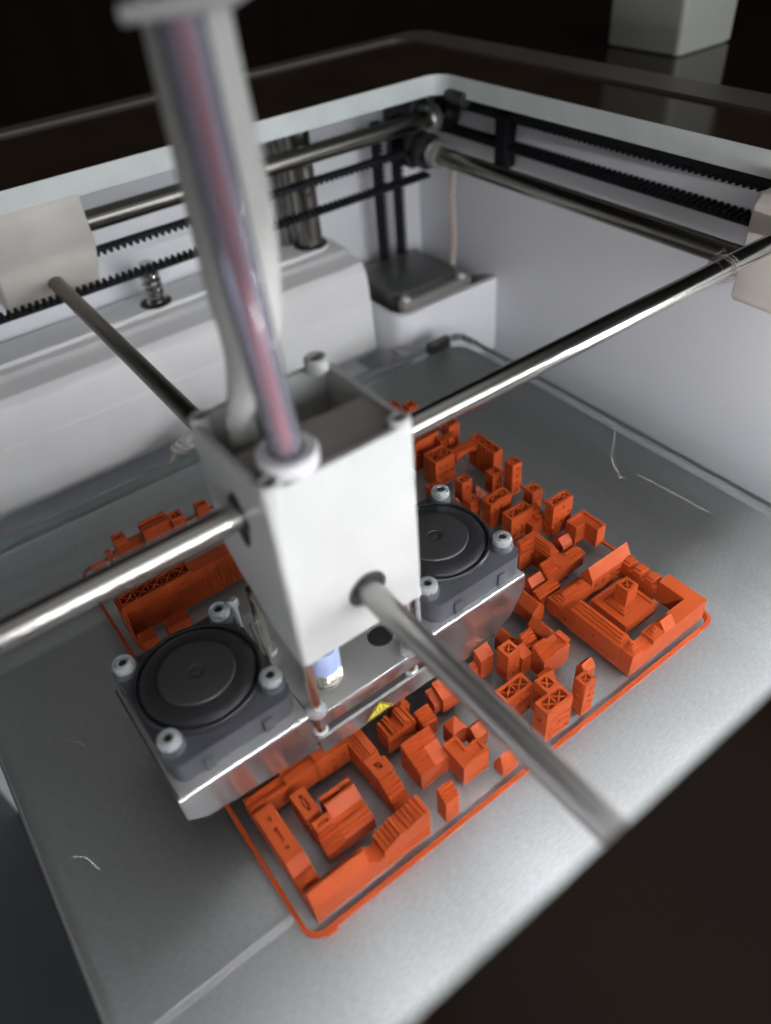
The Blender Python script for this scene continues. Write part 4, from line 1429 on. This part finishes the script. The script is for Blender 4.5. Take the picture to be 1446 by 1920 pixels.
gable(h, 'x', 126, 132, 110.2, 114.6, 6.0, 8.4); solid(h, 126, 132, 110.2, 114.6, 6.0)
h.done()
h = House("open_tower", "orange block with crossed open roof and many window marks, behind the U-shaped house", (144, 136))
hollow(h, 139.6, 149.7, 133.8, 138.6, 11.0, 'WS', (2, 1), 0.7, 4)
h.done()
h = House("stepped_house", "orange terraced annex attached to the right of the many-windowed open block", (151, 133))
solid(h, 146.6, 151.4, 130.4, 133.7, 6.0, '')
h.w.prism('x', 149.8, 153.4, [(131.2, Z0)] + stair(131.2, 6.4, 136.6, 9.4, 4, 0.12) + [(136.6, Z0)])
h.done()
h = House("open_tower", "tall free-standing orange block with open crossed roof, beyond the L-shaped house with sunken roof", (156, 128))
hollow(h, 151.8, 161.2, 126.2, 130.2, 15.0, 'WS', (2, 1), 0.8, 5)
h.done()
h = House("open_tower", "orange cube tower with one clean roof cross at the city's far right edge", (159, 143))
hollow(h, 156.4, 161.3, 140.4, 145.0, 9.0, 'S', (1, 1), 1.0, 3)
h.w.box(156.2, 161.5, 140.2, 140.4, 6.0, 6.3)
h.done()
h = House("open_tower", "orange block with open roof bars beside the rim of the right-hand fan", (143.5, 145))
hollow(h, 138.5, 148.6, 143.2, 148.0, 12.0, 'WS', (2, 1), 0.8, 5)
h.done()
h = House("open_tower", "tallest slim orange tower with a column of window marks, right of the arched bridge", (159, 153))
hollow(h, 157.0, 161.6, 151.6, 156.0, 14.6, 'S', (1, 1), 0.9, 3)
h.done()
h = House("open_tower", "small orange tower left of the tallest slim tower", (154, 158))
hollow(h, 152.2, 156.8, 156.9, 161.0, 9.2, 'S', (1, 1), 0.9, 3)
h.done()
h = House("wedge_house", "tiny orange wedge lying between two small towers below the bridge", (149, 160))
h.r.add([(146.0, 158.5, Z0), (151.0, 158.0, Z0), (151.0, 163.0, Z0), (146.6, 163.0, Z0), (148.0, 162.0, 4.4), (150.4, 159.6, 1.8)],
        [(3, 2, 1, 0), (0, 1, 5), (0, 5, 4), (1, 2, 5), (2, 4, 5), (2, 3, 4), (3, 0, 4)])
h.done()
h = House("open_tower", "small orange tower with one roof cross just behind the fan's rear screw", (141, 161))
hollow(h, 138.8, 143.5, 158.8, 163.0, 11.8, 'S', (1, 1), 0.9, 3)
h.done()
h = House("open_tower", "low orange tower with a dark roof hole at the rim of the right-hand fan", (137.5, 152))
hollow(h, 135.1, 139.8, 150.0, 154.3, 10.0, '', (1, 1), 1.3, 3)
h.done()
h = House("bridge_building", "orange pair of open-topped blocks joined by a high arched bridge", (152, 172))
hollow(h, 138.5, 148.0, 173.6, 181.0, 12.6, 'WS', (2, 2), 0.7, 7)
hollow(h, 158.6, 163.2, 163.4, 177.4, 12.6, '', (1, 3), 0.8, 6)
for yy in (165, 167.4, 169.8, 172.2): h.w.box(158.35, 158.6, yy, yy + 0.9, Z0, 11.5)
# arched beam between them
pr_ = [(148.05, 12.2)] + [(158.55, 12.2), (158.55, 10.4)]
for i in range(1, 12):
    t2 = i / 12
    pr_.append((158.4 - 10.2 * t2, 8.2 + 2.3 * math.sin(math.pi * t2) ** 0.6))
pr_.append((148.05, 8.0))
h.r.prism('y', 172.6, 173.8, pr_)
h.r.box(148.05, 158.55, 174.2, 176.6, 10.2, 12.4)
# loose strings of filament under the arch
for a, b_ in (((150, 173.4, 10.2), (152.5, 172.8, 4)), ((155.6, 173.4, 10.4), (153.6, 172.8, 1.5))):
    mid = ((a[0] + b_[0]) / 2 + .5, (a[1] + b_[1]) / 2, (a[2] + b_[2]) / 2 - 1)
    h.i.tube([a, mid, b_], 0.16, 5)
h.done()
h = House("fluted_tower", "tall orange fluted tower in front of a plain tall block, beneath the long rod", (153, 183))
for i, (x, y) in enumerate(((149.6, 183.6), (150.8, 182.6), (152.0, 181.9), (153.3, 181.9), (154.4, 182.8), (155.4, 183.8))):
    h.w.prism('z', Z0, 12.4 + (i % 3) * 0.4, rrect(x - .65, x + .65, y - .65, y + 3.0, .3, 2))
hollow(h, 154.6, 159.8, 184.6, 189.5, 15.4, 'S', (1, 1), 0.8, 3)
h.done()
h = House("open_tower", "wide orange block emerging from behind the head's right edge under the long rod", (147, 188))
hollow(h, 139.0, 150.6, 186.6, 191.0, 14.4, 'S', (2, 1), 0.8, 4)
h.done()
h = House("open_tower", "orange open-roofed block at the far rear, left of the pair behind the long rod", (149, 217))
hollow(h, 145.5, 153.4, 214.3, 219.0, 11.5, 'S', (2, 1), 0.8, 4)
h.done()
h = House("open_tower", "smaller orange open-roofed cube at the far rear, right of the pair behind the long rod", (156, 212))
hollow(h, 154.2, 158.8, 209.8, 214.0, 11.5, 'S', (1, 1), 0.8, 4)
h.done()
h = House("low_house", "low orange piece just left of the fan's rear screw, touching the head's edge", (135, 168))
hollow(h, 131.0, 136.6, 166.5, 170.5, 7.6, '', (1, 1), 0.9, 3)
h.done()
h = House("low_house", "orange scrap of a house between the fan's rear screw and the low hollow tower", (133, 154))
h.w.prism('x', 130.6, 134.8, [(154.6, Z0), (154.6, 7.4), (157.0, 9.0), (158.4, 7.4), (158.4, Z0)])
h.done()

# ---- rear left group seen between the rods
h = House("long_open_block", "long dark orange block with a zigzag open roof behind the left-hand fan", (30, 184))
hollow(h, 17.4, 41.6, 181.6, 187.4, 14.6, '', (5, 1), 0.6, 5)
for k, x in enumerate((16.2, 16.8)):
    h.w.prism('x', x, x + 0.55, [(176.0 + k * 2, Z0), (176 + k * 2, 5 + k * 5), (181 + k, 13.0 + k * 0.7), (188, 13.0 + k * 0.7), (188, Z0)])
solid(h, 41.7, 60.0, 181.6, 187.4, 13.6, '')
x = 18.4
while x < 59:
    h.w.box(x, x + 0.55, 181.25, 181.6, Z0, 12.2 + 0.6 * math.sin(x))
    x += random.uniform(1.5, 2.6)
h.done()
h = House("low_house", "low dark orange box in front of the long zigzag-roofed block, beside the left-hand fan", (19.5, 172))
solid(h, 17.0, 22.2, 170.4, 175.0, 7.6, ''); h.r.box(16.6, 17.0, 168.5, 175, Z0, 6.0)
h.done()
h = House("low_house", "small dark orange block peeking out between the left-hand fan and the zigzag block", (28, 172))
solid(h, 26.0, 34.0, 172.0, 176.0, 6.4, '')
h.done()
h = House("open_tower", "small dark orange tower with a square roof hole at the rear left", (29, 217))
hollow(h, 27.0, 31.6, 215.6, 219.8, 11.4, 'S', (1, 1), 1.3, 3)
solid(h, 31.7, 36.9, 216.2, 219.2, 7.6, '')
h.done()
h = House("open_tower", "long dark orange house with roof ridges and an open end at the rear left", (44, 216))
solid(h, 37.0, 47.6, 213.4, 218.6, 10.6, 'S')
h.r.box(37.1, 47.5, 213.5, 214.3, 10.6, 12.0); h.r.box(37.1, 47.5, 215.4, 216.3, 10.6, 11.8); h.r.box(37.1, 47.5, 217.6, 218.5, 10.6, 12.4)
hollow(h, 47.65, 52.4, 212.0, 216.8, 11.6, '', (1, 1), 0.8, 3)
h.done()
h = House("low_house", "sliver of a dark orange house just left of the white head", (59, 213))
hollow(h, 57.4, 62, 211.4, 215, 12.2, '', (1, 1), 0.8, 3)
h.done()
h = House("low_house", "small ragged dark orange pieces at the far left rear, half behind the long rod", (19.5, 216))
h.w.prism('x', 17.0, 21.8, [(213.6, Z0), (213.6, 4.4), (215.4, 7.0), (217.6, 5.0), (217.6, Z0)])
h.w.box(23.0, 24.6, 215, 216.6, Z0, 9.2); h.w.box(25.2, 26.4, 215.6, 217, Z0, 7.2)
h.done()
#CITY_END
